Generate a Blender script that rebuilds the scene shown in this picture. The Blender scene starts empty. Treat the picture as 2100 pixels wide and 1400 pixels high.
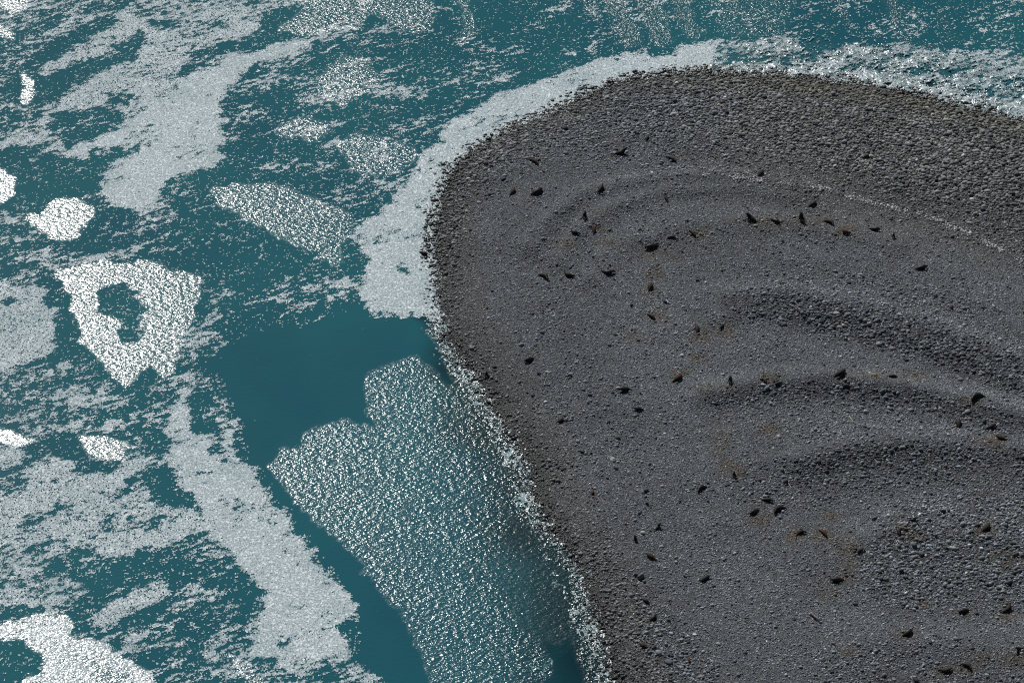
import bpy, bmesh, math, random
import numpy as np
from mathutils import Vector, Matrix

# ------------------------------------------------------------------ camera, sky, sun, exposure
scene = bpy.context.scene
DEP = math.radians(43.0)                 # the camera looks down this steeply from a sea cliff
DIST = 330.0                             # metres to the centre of the picture
FPX = 1050.0 / math.tan(math.radians(12.0))
CAM = np.array([0.0, -DIST * math.cos(DEP), DIST * math.sin(DEP)])
FWD = np.array([0.0, math.cos(DEP), -math.sin(DEP)])
UPV = np.array([0.0, math.sin(DEP), math.cos(DEP)])
cam_data = bpy.data.cameras.new("camera")
cam_data.sensor_width = 36.0
cam_data.lens = 18.0 / math.tan(math.radians(12.0))
cam_data.clip_start = 1.0
cam_data.clip_end = 20000.0
cam = bpy.data.objects.new("camera", cam_data)
cam.location = CAM
cam.rotation_euler = (math.radians(90.0) - DEP, 0, 0)
scene.collection.objects.link(cam)
scene.camera = cam

SUN_EL = math.radians(43.0)
SUN_AZ = math.radians(-20.0)             # measured from +Y towards +X
world = bpy.data.worlds.new("World")
scene.world = world
world.use_nodes = True
wn = world.node_tree
wn.nodes.clear()
sky = wn.nodes.new('ShaderNodeTexSky')
sky.sky_type = 'NISHITA'
sky.sun_disc = False
sky.sun_elevation = SUN_EL
sky.sun_rotation = SUN_AZ % (2 * math.pi)
bg = wn.nodes.new('ShaderNodeBackground')
bg.inputs['Strength'].default_value = 0.028
wo = wn.nodes.new('ShaderNodeOutputWorld')
wn.links.new(sky.outputs[0], bg.inputs[0])
wn.links.new(bg.outputs[0], wo.inputs[0])

sun_data = bpy.data.lights.new("sun", 'SUN')
sun_data.energy = 4.9
sun_data.angle = math.radians(0.5)
sun_data.color = (1.0, 0.965, 0.91)
sun = bpy.data.objects.new("sun", sun_data)
sdir = Vector((math.sin(SUN_AZ) * math.cos(SUN_EL), math.cos(SUN_AZ) * math.cos(SUN_EL), math.sin(SUN_EL)))
sun.rotation_euler = sdir.to_track_quat('Z', 'Y').to_euler()
sun.location = sdir * 300
scene.collection.objects.link(sun)

scene.view_settings.view_transform = 'Standard'
scene.view_settings.look = 'None'
scene.view_settings.exposure = 0.0
scene.view_settings.gamma = 1.0
scene.cycles.use_denoising = False
scene.cycles.pixel_filter_type = 'BLACKMAN_HARRIS'
scene.cycles.filter_width = 1.1
scene.cycles.max_bounces = 4
scene.cycles.diffuse_bounces = 2
scene.cycles.glossy_bounces = 2
scene.cycles.transparent_max_bounces = 4
scene.cycles.caustics_reflective = False
scene.cycles.caustics_refractive = False

rng = np.random.default_rng(7)
random.seed(7)

# ------------------------------------------------------------------ numpy helpers
def px_ground(px, py, z=0.0):
    """photo pixel -> world x, y on the level z"""
    px = np.asarray(px, float); py = np.asarray(py, float)
    u = (px - 1050.0); v = (700.0 - py)
    dx = u
    dy = FPX * FWD[1] + v * UPV[1]
    dz = FPX * FWD[2] + v * UPV[2]
    t = (z - CAM[2]) / dz
    return CAM[0] + dx * t, CAM[1] + dy * t

def to_px(x, y, z=0.0):
    ry = y - CAM[1]; rz = z - CAM[2]
    d = ry * FWD[1] + rz * FWD[2]
    return 1050.0 + FPX * x / d, 700.0 - FPX * (ry * UPV[1] + rz * UPV[2]) / d

def hash2(ix, iy, seed):
    h = (ix.astype(np.int64) * 374761393 + iy.astype(np.int64) * 668265263 + seed * 1442695041) & 0xffffffff
    h = ((h ^ (h >> 13)) * 1274126177) & 0xffffffff
    h = ((h ^ (h >> 16)) * 2246822519) & 0xffffffff
    return ((h ^ (h >> 15)) & 0xffffff) / float(0xffffff)

def vnoise(x, y, seed):
    x0 = np.floor(x); y0 = np.floor(y)
    fx = x - x0; fy = y - y0
    fx = fx * fx * (3 - 2 * fx); fy = fy * fy * (3 - 2 * fy)
    a = hash2(x0, y0, seed); b = hash2(x0 + 1, y0, seed)
    c = hash2(x0, y0 + 1, seed); d = hash2(x0 + 1, y0 + 1, seed)
    return (a * (1 - fx) + b * fx) * (1 - fy) + (c * (1 - fx) + d * fx) * fy

def fbm(x, y, seed, octs=4, gain=0.55):
    s = 0; a = 1.0; t = 0
    for k in range(octs):
        s = s + a * vnoise(x, y, seed + 17 * k); t += a
        a *= gain; x = x * 2.03 + 5.3; y = y * 2.03 + 9.1
    return s / t

def inside(px, py, poly):
    r = np.zeros(px.shape, bool)
    n = len(poly)
    for i in range(n):
        x1, y1 = poly[i]; x2, y2 = poly[(i + 1) % n]
        if y1 == y2: continue
        c = ((y1 > py) != (y2 > py)) & (px < (x2 - x1) * (py - y1) / (y2 - y1) + x1)
        r ^= c
    return r

def seg_dist(x, y, pts):
    best = np.full(x.shape, 1e9)
    for (x1, y1), (x2, y2) in zip(pts[:-1], pts[1:]):
        vx, vy = x2 - x1, y2 - y1
        t = np.clip(((x - x1) * vx + (y - y1) * vy) / (vx * vx + vy * vy + 1e-9), 0, 1)
        best = np.minimum(best, (x - x1 - t * vx) ** 2 + (y - y1 - t * vy) ** 2)
    return np.sqrt(best)

def sstep(a, b, x):
    t = np.clip((x - a) / (b - a), 0, 1)
    return t * t * (3 - 2 * t)

def blur(a, n):
    for ax in (0, 1):
        c = np.cumsum(np.pad(a, [(n + 1, n) if k == ax else (0, 0) for k in (0, 1)], mode='edge'), axis=ax)
        a = (np.take(c, range(2 * n + 1, c.shape[ax]), axis=ax) - np.take(c, range(0, c.shape[ax] - 2 * n - 1), axis=ax)) / (2 * n + 1)
    return a

# traced maps of the shore, stored on a raster of the sea-level plane as seen in plan
RX0, RY0, RS = -320.0, -320.0, 4.0
RW, RH = 690, 520
rpx, rpy = np.meshgrid(RX0 + RS * np.arange(RW), RY0 + RS * np.arange(RH))

def paint(m, poly, val, mode='set', k=1.0):
    xs = [p[0] for p in poly]; ys = [p[1] for p in poly]
    i0 = max(0, int((min(xs) - RX0) / RS) - 1); i1 = min(RW, int((max(xs) - RX0) / RS) + 2)
    j0 = max(0, int((min(ys) - RY0) / RS) - 1); j1 = min(RH, int((max(ys) - RY0) / RS) + 2)
    if i0 >= i1 or j0 >= j1: return
    s = inside(rpx[j0:j1, i0:i1], rpy[j0:j1, i0:i1], poly)
    sub = m[j0:j1, i0:i1]
    if mode == 'set': sub[s] = val
    elif mode == 'max': sub[s] = np.maximum(sub[s], val)
    else: sub[s] = np.minimum(sub[s], val)

def look(m, px, py):
    fx = np.clip((px - RX0) / RS, 0, RW - 1.001); fy = np.clip((py - RY0) / RS, 0, RH - 1.001)
    i = fx.astype(int); j = fy.astype(int); fx = fx - i; fy = fy - j
    return ((m[j, i] * (1 - fx) + m[j, i + 1] * fx) * (1 - fy) + (m[j + 1, i] * (1 - fx) + m[j + 1, i + 1] * fx) * fy)

# ------------------------------------------------------------------ shoreline and beach relief
SHORE = [(1330, 1700), (1290, 1520), (1255, 1400), (1240, 1330), (1215, 1240), (1190, 1180), (1160, 1130), (1125, 1080),
         (1100, 1030), (1088, 960), (1062, 910), (1020, 850), (990, 800), (960, 750), (930, 715), (907, 680),
         (892, 640), (886, 600), (885, 560), (882, 520), (880, 480), (888, 440), (897, 400), (912, 365),
         (932, 335), (965, 305), (1000, 285), (1040, 262), (1080, 245), (1130, 225), (1180, 197), (1240, 175),
         (1300, 158), (1380, 150), (1450, 147), (1550, 150), (1650, 155), (1750, 168), (1850, 183), (1920, 203),
         (2000, 220), (2100, 245), (2250, 285), (2500, 380), (2900, 560)]
shore_w = [tuple(float(v) for v in px_ground(a, b)) for a, b in SHORE]
GX = np.arange(-130, 130.1, 0.5); GY = np.arange(-110, 150.1, 0.5)
gx, gy = np.meshgrid(GX, GY)
sd = seg_dist(gx, gy, shore_w)
land = inside(gx, gy, shore_w + [(400.0, shore_w[-1][1]), (400.0, -400.0), (shore_w[0][0], -400.0)])
sd = np.where(land, sd, -sd)
sd = sd + 0.9 * (fbm(gx / 3.1, gy / 3.1, 5, 3) - 0.5)
RIDGES = [
    ([(1090, 500), (1130, 440), (1200, 392), (1320, 366), (1440, 358), (1570, 370), (1660, 388)], .40, 1.6),
    ([(1150, 530), (1190, 465), (1250, 428), (1330, 399), (1420, 389), (1530, 390), (1620, 405)], .34, 1.5),
    ([(1210, 570), (1270, 505), (1370, 474), (1460, 458), (1540, 455), (1640, 460), (1740, 475), (1840, 500)], .22, 1.8),
    ([(1500, 612), (1600, 606), (1750, 630), (1900, 672), (2100, 745), (2400, 880)], .75, 2.6),
    ([(1480, 650), (1560, 640), (1680, 650), (1800, 680), (1950, 730), (2100, 790), (2300, 880)], .38, 1.8),
    ([(1450, 806), (1560, 782), (1700, 778), (1850, 795), (2000, 828), (2200, 880)], .58, 2.0),
    ([(1640, 945), (1750, 920), (1850, 910), (2000, 918), (2150, 935), (2400, 980)], .60, 2.4),
    ([(1750, 1110), (1850, 1085), (2000, 1092), (2150, 1120)], .22, 2.2),
    ([(1800, 1320), (1950, 1322), (2150, 1350)], .22, 2.2),
]
def base_h(s):
    return np.where(s > 0, 1.9 * (1 - np.exp(-np.maximum(s, 0) / 11.0)) + 0.008 * np.maximum(s, 0), 0.11 * np.maximum(s, -40))
gh = base_h(sd)
for pts, amp, w in RIDGES:
    pw = [tuple(float(v) for v in px_ground(a, b, 2.0)) for a, b in pts]
    d = seg_dist(gx, gy, pw)
    gh = gh + amp * np.exp(-(d / w) ** 2) * sstep(2, 9, sd)
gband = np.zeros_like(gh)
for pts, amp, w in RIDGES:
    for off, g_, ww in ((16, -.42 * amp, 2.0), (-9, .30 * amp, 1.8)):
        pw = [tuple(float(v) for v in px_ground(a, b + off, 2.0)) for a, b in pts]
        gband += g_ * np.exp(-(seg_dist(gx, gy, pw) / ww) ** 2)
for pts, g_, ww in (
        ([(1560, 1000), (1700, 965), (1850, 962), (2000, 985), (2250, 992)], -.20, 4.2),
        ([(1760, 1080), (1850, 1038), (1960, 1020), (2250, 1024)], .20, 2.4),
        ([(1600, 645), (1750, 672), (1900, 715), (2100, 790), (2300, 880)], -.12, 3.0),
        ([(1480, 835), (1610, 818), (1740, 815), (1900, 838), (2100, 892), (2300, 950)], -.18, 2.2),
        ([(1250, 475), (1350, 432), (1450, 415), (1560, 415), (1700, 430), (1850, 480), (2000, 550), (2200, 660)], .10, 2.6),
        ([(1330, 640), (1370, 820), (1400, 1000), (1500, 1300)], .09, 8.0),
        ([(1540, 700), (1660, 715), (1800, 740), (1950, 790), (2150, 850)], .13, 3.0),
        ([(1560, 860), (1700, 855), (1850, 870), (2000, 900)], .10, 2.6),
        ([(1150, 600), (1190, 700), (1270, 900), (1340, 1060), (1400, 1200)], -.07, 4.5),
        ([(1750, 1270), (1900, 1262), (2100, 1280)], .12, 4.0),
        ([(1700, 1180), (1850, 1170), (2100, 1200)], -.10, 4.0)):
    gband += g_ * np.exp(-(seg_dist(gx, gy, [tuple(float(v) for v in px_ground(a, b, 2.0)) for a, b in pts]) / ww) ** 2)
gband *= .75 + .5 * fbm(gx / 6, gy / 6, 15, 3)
gh = gh + (fbm(gx / 7.0, gy / 7.0, 31, 4) - 0.5) * 0.5 * sstep(0, 8, sd) + (fbm(gx / 1.6, gy / 1.6, 77, 2) - 0.5) * 0.10 * sstep(-2, 1, sd)

def gsamp(a, x, y):
    fx = np.clip((np.asarray(x, float) - GX[0]) / 0.5, 0, len(GX) - 1.001); fy = np.clip((np.asarray(y, float) - GY[0]) / 0.5, 0, len(GY) - 1.001)
    i = fx.astype(int); j = fy.astype(int); fx = fx - i; fy = fy - j
    return (a[j, i] * (1 - fx) + a[j, i + 1] * fx) * (1 - fy) + (a[j + 1, i] * (1 - fx) + a[j + 1, i + 1] * fx) * fy

def at(px, py):
    """photo pixel -> point on the beach relief"""
    z = 1.5
    for _ in range(8):
        x, y = px_ground(px, py, z)
        z = float(gsamp(gh, x, y))
    return Vector((float(x), float(y), z))

# ------------------------------------------------------------------ traced maps: cobble size, brown stains
coarse = np.full((RH, RW), 0.17)
P = lambda m, pts, v, mode='set': paint(m, pts, v, mode)
P(coarse, [(1300, 100), (1900, 100), (2400, 200), (2400, 700), (2100, 535), (1850, 440), (1700, 385), (1500, 345), (1320, 330), (1150, 320), (1050, 360), (980, 400), (940, 520), (930, 640), (1000, 740), (1080, 860), (1150, 960), (1210, 1040), (1300, 1180), (1420, 1300), (1480, 1400), (1500, 1700), (1200, 1700), (1200, 1300), (1060, 1000), (850, 650), (840, 450), (900, 300), (1100, 180)], .5)
P(coarse, [(1250, 120), (1900, 120), (2400, 200), (2400, 640), (2100, 470), (1850, 390), (1700, 340), (1550, 300), (1350, 270), (1180, 260), (1040, 320), (960, 400), (930, 500), (900, 600), (860, 560), (870, 400), (940, 290), (1090, 210)], .8)
P(coarse, [(1350, 120), (1900, 120), (2400, 200), (2400, 600), (2100, 420), (1900, 360), (1750, 320), (1600, 270), (1400, 230)], 1.0)
P(coarse, [(1480, 590), (1600, 545), (1800, 560), (1950, 600), (2100, 680), (2400, 800), (2400, 900), (2100, 800), (1900, 735), (1700, 685), (1550, 660)], .42)
P(coarse, [(1600, 640), (1750, 650), (1900, 690), (2100, 760), (2400, 860), (2400, 920), (2100, 802), (1900, 738), (1700, 690)], .55)
P(coarse, [(1440, 830), (1560, 800), (1750, 800), (1950, 830), (2100, 880), (2300, 930), (2300, 1030), (2100, 1010), (1950, 990), (1800, 1010), (1650, 1030), (1560, 1000), (1700, 900), (1550, 880)], .33)
P(coarse, [(1830, 1050), (1950, 1010), (2300, 1010), (2300, 1260), (2100, 1230), (1900, 1260), (1780, 1220), (1770, 1120)], .55)
P(coarse, [(1700, 1330), (1900, 1310), (2000, 1390), (2300, 1360), (2300, 1700), (1700, 1700), (1640, 1450)], .35)
P(coarse, [(1100, 990), (1180, 1000), (1260, 1080), (1230, 1110), (1150, 1060)], .1)
coarse = blur(blur(coarse, 5), 5)
stain = np.zeros((RH, RW))
STAINS = [(1580, 455, 45, 10), (1680, 455, 40, 10), (1740, 470, 25, 12), (1545, 455, 30, 12), (1430, 480, 22, 10), (1345, 520, 40, 14), (1250, 500, 25, 10),
          (1345, 560, 18, 14), (1335, 595, 18, 12), (1300, 690, 22, 12), (1350, 650, 20, 12), (1440, 690, 25, 14), (1490, 680, 20, 14), (1430, 735, 20, 10),
          (1455, 797, 28, 8), (1395, 765, 20, 8), (1575, 775, 18, 10), (1500, 790, 15, 8), (1870, 770, 22, 9), (1790, 770, 20, 8), (1730, 778, 20, 8),
          (1580, 880, 30, 10), (1480, 910, 14, 26), (1490, 955, 14, 16), (1515, 965, 12, 16), (2030, 905, 30, 12), (1990, 820, 26, 8), (1560, 1065, 20, 16),
          (1700, 1100, 40, 16), (1740, 1125, 24, 14), (1850, 1085, 25, 18), (1880, 1100, 20, 12), (1705, 1060, 16, 10), (2018, 1090, 22, 12), (1700, 1215, 24, 12),
          (1725, 1185, 24, 10), (1740, 1160, 16, 14), (2060, 1145, 30, 16), (1890, 1240, 18, 8), (1975, 1260, 22, 9), (2060, 1262, 25, 10), (1860, 1300, 22, 14),
          (1740, 1335, 18, 10), (2010, 1345, 26, 12), (2080, 1350, 26, 16), (1985, 1372, 24, 10), (1935, 1375, 28, 12), (1630, 1100, 20, 14), (1160, 500, 20, 10), (1230, 470, 14, 8),
          (1640, 455, 24, 12), (1220, 440, 14, 8), (2010, 1015, 30, 6)]
for (a, b, ra, rb) in STAINS:
    stain = np.maximum(stain, np.exp(-(((rpx - a) / ra) ** 2 + ((rpy - b) / rb) ** 2)))

# ------------------------------------------------------------------ materials
def newmat(name):
    m = bpy.data.materials.new(name); m.use_nodes = True
    n = m.node_tree; n.nodes.clear()
    return m, n
def nd(n, t, **kw):
    k = n.nodes.new(t)
    for a, b in kw.items(): setattr(k, a, b)
    return k

def math_node(n, op, a, b=None, clamp=False):
    k = nd(n, 'ShaderNodeMath', operation=op); k.use_clamp = clamp
    for i, v in enumerate((a, b)):
        if v is None: continue
        if isinstance(v, (int, float)): k.inputs[i].default_value = v
        else: n.links.new(v, k.inputs[i])
    return k.outputs[0]

def stone_material(name, scale=1.0):
    m, n = newmat(name)
    out = nd(n, 'ShaderNodeOutputMaterial'); b = nd(n, 'ShaderNodeBsdfPrincipled')
    col = nd(n, 'ShaderNodeAttribute', attribute_name='tone')
    wet = nd(n, 'ShaderNodeAttribute', attribute_name='wet')
    co = nd(n, 'ShaderNodeTexCoord')
    nz = nd(n, 'ShaderNodeTexNoise'); nz.inputs['Scale'].default_value = 9.0; nz.inputs['Detail'].default_value = 3
    n.links.new(co.outputs['Object'], nz.inputs['Vector'])
    mr = nd(n, 'ShaderNodeMapRange'); mr.inputs[1].default_value = .3; mr.inputs[2].default_value = .7; mr.inputs[3].default_value = .75; mr.inputs[4].default_value = 1.25
    n.links.new(nz.outputs[0], mr.inputs[0])
    mx = nd(n, 'ShaderNodeVectorMath', operation='SCALE')
    n.links.new(col.outputs['Color'], mx.inputs[0]); n.links.new(mr.outputs[0], mx.inputs['Scale'])
    n.links.new(mx.outputs[0], b.inputs['Base Color'])
    r = math_node(n, 'MULTIPLY_ADD', wet.outputs['Fac'], -0.55); r.node.inputs[2].default_value = 0.9
    n.links.new(r, b.inputs['Roughness'])
    b.inputs['Specular IOR Level'].default_value = 0.35
    bp = nd(n, 'ShaderNodeBump'); bp.inputs['Distance'].default_value = 0.05; bp.inputs['Strength'].default_value = 0.35
    n2 = nd(n, 'ShaderNodeTexNoise'); n2.inputs['Scale'].default_value = 5.0; n2.inputs['Detail'].default_value = 4
    n.links.new(co.outputs['Object'], n2.inputs['Vector'])
    n.links.new(n2.outputs[0], bp.inputs['Height']); n.links.new(bp.outputs[0], b.inputs['Normal'])
    n.links.new(b.outputs[0], out.inputs[0])
    return m
M_STONE = stone_material('cobble_stone')

def ground_material():
    m, n = newmat('dark_gravel')
    out = nd(n, 'ShaderNodeOutputMaterial'); b = nd(n, 'ShaderNodeBsdfPrincipled')
    col = nd(n, 'ShaderNodeAttribute', attribute_name='tone')
    wet = nd(n, 'ShaderNodeAttribute', attribute_name='wet')
    co = nd(n, 'ShaderNodeTexCoord')
    v = nd(n, 'ShaderNodeTexVoronoi'); v.inputs['Scale'].default_value = 7.0
    n.links.new(co.outputs['Object'], v.inputs['Vector'])
    v2 = nd(n, 'ShaderNodeTexNoise'); v2.inputs['Scale'].default_value = 11.0; v2.inputs['Detail'].default_value = 3
    n.links.new(co.outputs['Object'], v2.inputs['Vector'])
    sep = nd(n, 'ShaderNodeSeparateColor'); n.links.new(v.outputs['Color'], sep.inputs[0])
    mr = nd(n, 'ShaderNodeMapRange'); mr.inputs[3].default_value = .55; mr.inputs[4].default_value = 1.5
    n.links.new(sep.outputs[0], mr.inputs[0])
    mx = nd(n, 'ShaderNodeVectorMath', operation='SCALE')
    n.links.new(col.outputs['Color'], mx.inputs[0]); n.links.new(mr.outputs[0], mx.inputs['Scale'])
    n.links.new(mx.outputs[0], b.inputs['Base Color'])
    r = math_node(n, 'MULTIPLY_ADD', wet.outputs['Fac'], -0.5); r.node.inputs[2].default_value = 0.92
    n.links.new(r, b.inputs['Roughness']); b.inputs['Specular IOR Level'].default_value = 0.3
    h = math_node(n, 'SUBTRACT', math_node(n, 'MULTIPLY', v2.outputs[0], 0.8), v.outputs['Distance'])
    bp = nd(n, 'ShaderNodeBump'); bp.inputs['Distance'].default_value = 0.10; bp.inputs['Strength'].default_value = 0.9
    n.links.new(h, bp.inputs['Height']); n.links.new(bp.outputs[0], b.inputs['Normal'])
    n.links.new(b.outputs[0], out.inputs[0])
    return m
M_GROUND = ground_material()

def sea_ripple_bump(n, amp_socket, extra=None):
    """small wind waves, present only where a gust ruffles the water (attribute 'ripple')"""
    co = nd(n, 'ShaderNodeTexCoord')
    mp = nd(n, 'ShaderNodeMapping'); mp.inputs['Rotation'].default_value = (0, 0, math.radians(38)); mp.inputs['Scale'].default_value = (1.0, 1.9, 1.0)
    n.links.new(co.outputs['Object'], mp.inputs['Vector'])
    a = nd(n, 'ShaderNodeTexNoise'); a.inputs['Scale'].default_value = 1.2; a.inputs['Detail'].default_value = 1.8; a.inputs['Roughness'].default_value = .62
    n.links.new(mp.outputs[0], a.inputs['Vector'])
    b = nd(n, 'ShaderNodeTexNoise'); b.inputs['Scale'].default_value = 4.2; b.inputs['Detail'].default_value = 2.0
    n.links.new(co.outputs['Object'], b.inputs['Vector'])
    h = math_node(n, 'ADD', a.outputs[0], math_node(n, 'MULTIPLY', b.outputs[0], 0.2))
    bp = nd(n, 'ShaderNodeBump'); bp.inputs['Strength'].default_value = 1.0
    n.links.new(h, bp.inputs['Height'])
    n.links.new(amp_socket, bp.inputs['Distance'])
    return bp

def water_material():
    m, n = newmat('teal_sea_water')
    out = nd(n, 'ShaderNodeOutputMaterial')
    rip = nd(n, 'ShaderNodeAttribute', attribute_name='ripple')
    dep = nd(n, 'ShaderNodeAttribute', attribute_name='murk')
    co = nd(n, 'ShaderNodeTexCoord')
    amp = math_node(n, 'MULTIPLY_ADD', rip.outputs['Fac'], RIPPLE_AMP); amp.node.inputs[2].default_value = 0.0018
    bp = sea_ripple_bump(n, amp)
    nz = nd(n, 'ShaderNodeTexNoise'); nz.inputs['Scale'].default_value = 0.045; nz.inputs['Detail'].default_value = 3
    n.links.new(co.outputs['Object'], nz.inputs['Vector'])
    cr = nd(n, 'ShaderNodeMix', data_type='RGBA')
    cr.inputs[6].default_value = (0.0098, 0.073, 0.100, 1); cr.inputs[7].default_value = (0.0125, 0.090, 0.113, 1)
    mr = nd(n, 'ShaderNodeMapRange'); mr.inputs[1].default_value = .35; mr.inputs[2].default_value = .65
    n.links.new(nz.outputs[0], mr.inputs[0]); n.links.new(mr.outputs[0], cr.inputs[0])
    df = nd(n, 'ShaderNodeBsdfDiffuse'); n.links.new(cr.outputs[2], df.inputs[0])
    am2 = math_node(n, 'MULTIPLY_ADD', rip.outputs['Fac'], 0.12); am2.node.inputs[2].default_value = 0.035
    bp2 = sea_ripple_bump(n, am2); n.links.new(bp2.outputs[0], df.inputs['Normal'])
    tr = nd(n, 'ShaderNodeBsdfTransparent'); tr.inputs[0].default_value = (0.42, 0.62, 0.66, 1)
    body = nd(n, 'ShaderNodeMixShader'); n.links.new(dep.outputs['Fac'], body.inputs[0])
    n.links.new(tr.outputs[0], body.inputs[1]); n.links.new(df.outputs[0], body.inputs[2])
    gl = nd(n, 'ShaderNodeBsdfGlossy')
    rr = math_node(n, 'MULTIPLY_ADD', math_node(n, 'MINIMUM', math_node(n, 'MULTIPLY', rip.outputs['Fac'], 3.0), 1.0), 0.16); rr.node.inputs[2].default_value = 0.03; n.links.new(rr, gl.inputs['Roughness'])
    n.links.new(bp.outputs[0], gl.inputs['Normal'])
    fr = nd(n, 'ShaderNodeFresnel'); fr.inputs[0].default_value = 1.37; n.links.new(bp.outputs[0], fr.inputs['Normal'])
    mx = nd(n, 'ShaderNodeMixShader'); n.links.new(fr.outputs[0], mx.inputs[0])
    n.links.new(body.outputs[0], mx.inputs[1]); n.links.new(gl.outputs[0], mx.inputs[2])
    n.links.new(mx.outputs[0], out.inputs[0])
    return m
RIPPLE_AMP = 0.20

def foam_material(name, c0, c1):
    m, n = newmat(name)
    out = nd(n, 'ShaderNodeOutputMaterial')
    rip = nd(n, 'ShaderNodeAttribute', attribute_name='ripple')
    co = nd(n, 'ShaderNodeTexCoord')
    amp = math_node(n, 'MULTIPLY_ADD', rip.outputs['Fac'], RIPPLE_AMP); amp.node.inputs[2].default_value = 0.03
    bp = sea_ripple_bump(n, amp)
    nz = nd(n, 'ShaderNodeTexNoise'); nz.inputs['Scale'].default_value = 5.5; nz.inputs['Detail'].default_value = 4; nz.inputs['Roughness'].default_value = .75
    n.links.new(co.outputs['Object'], nz.inputs['Vector'])
    mr = nd(n, 'ShaderNodeMapRange'); mr.inputs[1].default_value = .38; mr.inputs[2].default_value = .62
    n.links.new(nz.outputs[0], mr.inputs[0])
    cr = nd(n, 'ShaderNodeMix', data_type='RGBA'); cr.inputs[6].default_value = c0; cr.inputs[7].default_value = c1
    n.links.new(mr.outputs[0], cr.inputs[0])
    vo = nd(n, 'ShaderNodeTexVoronoi'); vo.inputs['Scale'].default_value = 5.0; vo.inputs['Randomness'].default_value = 1
    n.links.new(co.outputs['Object'], vo.inputs['Vector'])
    vs_ = nd(n, 'ShaderNodeSeparateColor'); n.links.new(vo.outputs['Color'], vs_.inputs[0])
    vr = nd(n, 'ShaderNodeMapRange'); vr.inputs[1].default_value = .78; vr.inputs[2].default_value = 1.0; n.links.new(vs_.outputs[0], vr.inputs[0])
    c2 = nd(n, 'ShaderNodeMix', data_type='RGBA'); c2.inputs[7].default_value = (.68, .73, .75, 1)
    n.links.new(vr.outputs[0], c2.inputs[0]); n.links.new(cr.outputs[2], c2.inputs[6])
    bo = nd(n, 'ShaderNodeAttribute', attribute_name='body')
    c3 = nd(n, 'ShaderNodeMix', data_type='RGBA'); c3.inputs[6].default_value = (.04, .13, .15, 1)
    n.links.new(bo.outputs['Fac'], c3.inputs[0]); n.links.new(c2.outputs[2], c3.inputs[7])
    df = nd(n, 'ShaderNodeBsdfDiffuse'); n.links.new(c3.outputs[2], df.inputs[0])
    gl = nd(n, 'ShaderNodeBsdfGlossy'); gl.inputs['Roughness'].default_value = 0.17
    n.links.new(bp.outputs[0], gl.inputs['Normal'])
    fr = nd(n, 'ShaderNodeFresnel'); fr.inputs[0].default_value = 1.37; n.links.new(bp.outputs[0], fr.inputs['Normal'])
    mx = nd(n, 'ShaderNodeMixShader'); n.links.new(math_node(n, 'MULTIPLY', fr.outputs[0], math_node(n, 'MINIMUM', math_node(n, 'MULTIPLY', rip.outputs['Fac'], 1.6), 1.0)), mx.inputs[0])
    n.links.new(df.outputs[0], mx.inputs[1]); n.links.new(gl.outputs[0], mx.inputs[2])
    n.links.new(mx.outputs[0], out.inputs[0])
    return m

def plain(name, c, rough=.7, var=.3, scale=8.0, spec=.4):
    m, n = newmat(name)
    out = nd(n, 'ShaderNodeOutputMaterial'); b = nd(n, 'ShaderNodeBsdfPrincipled')
    co = nd(n, 'ShaderNodeTexCoord'); nz = nd(n, 'ShaderNodeTexNoise'); nz.inputs['Scale'].default_value = scale; nz.inputs['Detail'].default_value = 4
    n.links.new(co.outputs['Object'], nz.inputs['Vector'])
    cr = nd(n, 'ShaderNodeMix', data_type='RGBA')
    cr.inputs[6].default_value = tuple(v * (1 - var) for v in c) + (1,); cr.inputs[7].default_value = tuple(v * (1 + var) for v in c) + (1,)
    n.links.new(nz.outputs[0], cr.inputs[0]); n.links.new(cr.outputs[2], b.inputs['Base Color'])
    b.inputs['Roughness'].default_value = rough; b.inputs['Specular IOR Level'].default_value = spec
    bp = nd(n, 'ShaderNodeBump'); bp.inputs['Distance'].default_value = 0.03; bp.inputs['Strength'].default_value = .5
    n.links.new(nz.outputs[0], bp.inputs['Height']); n.links.new(bp.outputs[0], b.inputs['Normal'])
    n.links.new(b.outputs[0], out.inputs[0])
    return m

# ------------------------------------------------------------------ mesh helpers
def np_mesh(name, verts, faces_idx, loop_tot, mat, smooth=True, attrs=None, colors=None):
    me = bpy.data.meshes.new(name)
    nv = len(verts); nl = len(faces_idx); nf = len(loop_tot)
    me.vertices.add(nv); me.loops.add(nl); me.polygons.add(nf)
    me.vertices.foreach_set('co', np.ascontiguousarray(verts, np.float32).ravel())
    me.loops.foreach_set('vertex_index', np.ascontiguousarray(faces_idx, np.int32))
    st = np.zeros(nf, np.int32); st[1:] = np.cumsum(loop_tot)[:-1]
    me.polygons.foreach_set('loop_start', st)
    try: me.polygons.foreach_set('loop_total', np.ascontiguousarray(loop_tot, np.int32))
    except Exception: pass
    me.update(calc_edges=True)
    if smooth: me.polygons.foreach_set('use_smooth', np.ones(nf, bool))
    for k, v in (attrs or {}).items():
        a = me.attributes.new(k, 'FLOAT', 'POINT'); a.data.foreach_set('value', np.ascontiguousarray(v, np.float32))
    for k, v in (colors or {}).items():
        a = me.attributes.new(k, 'FLOAT_COLOR', 'POINT')
        c = np.ones((nv, 4), np.float32); c[:, :3] = v
        a.data.foreach_set('color', c.ravel())
    me.materials.append(mat)
    o = bpy.data.objects.new(name, me)
    scene.collection.objects.link(o)
    return o

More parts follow.
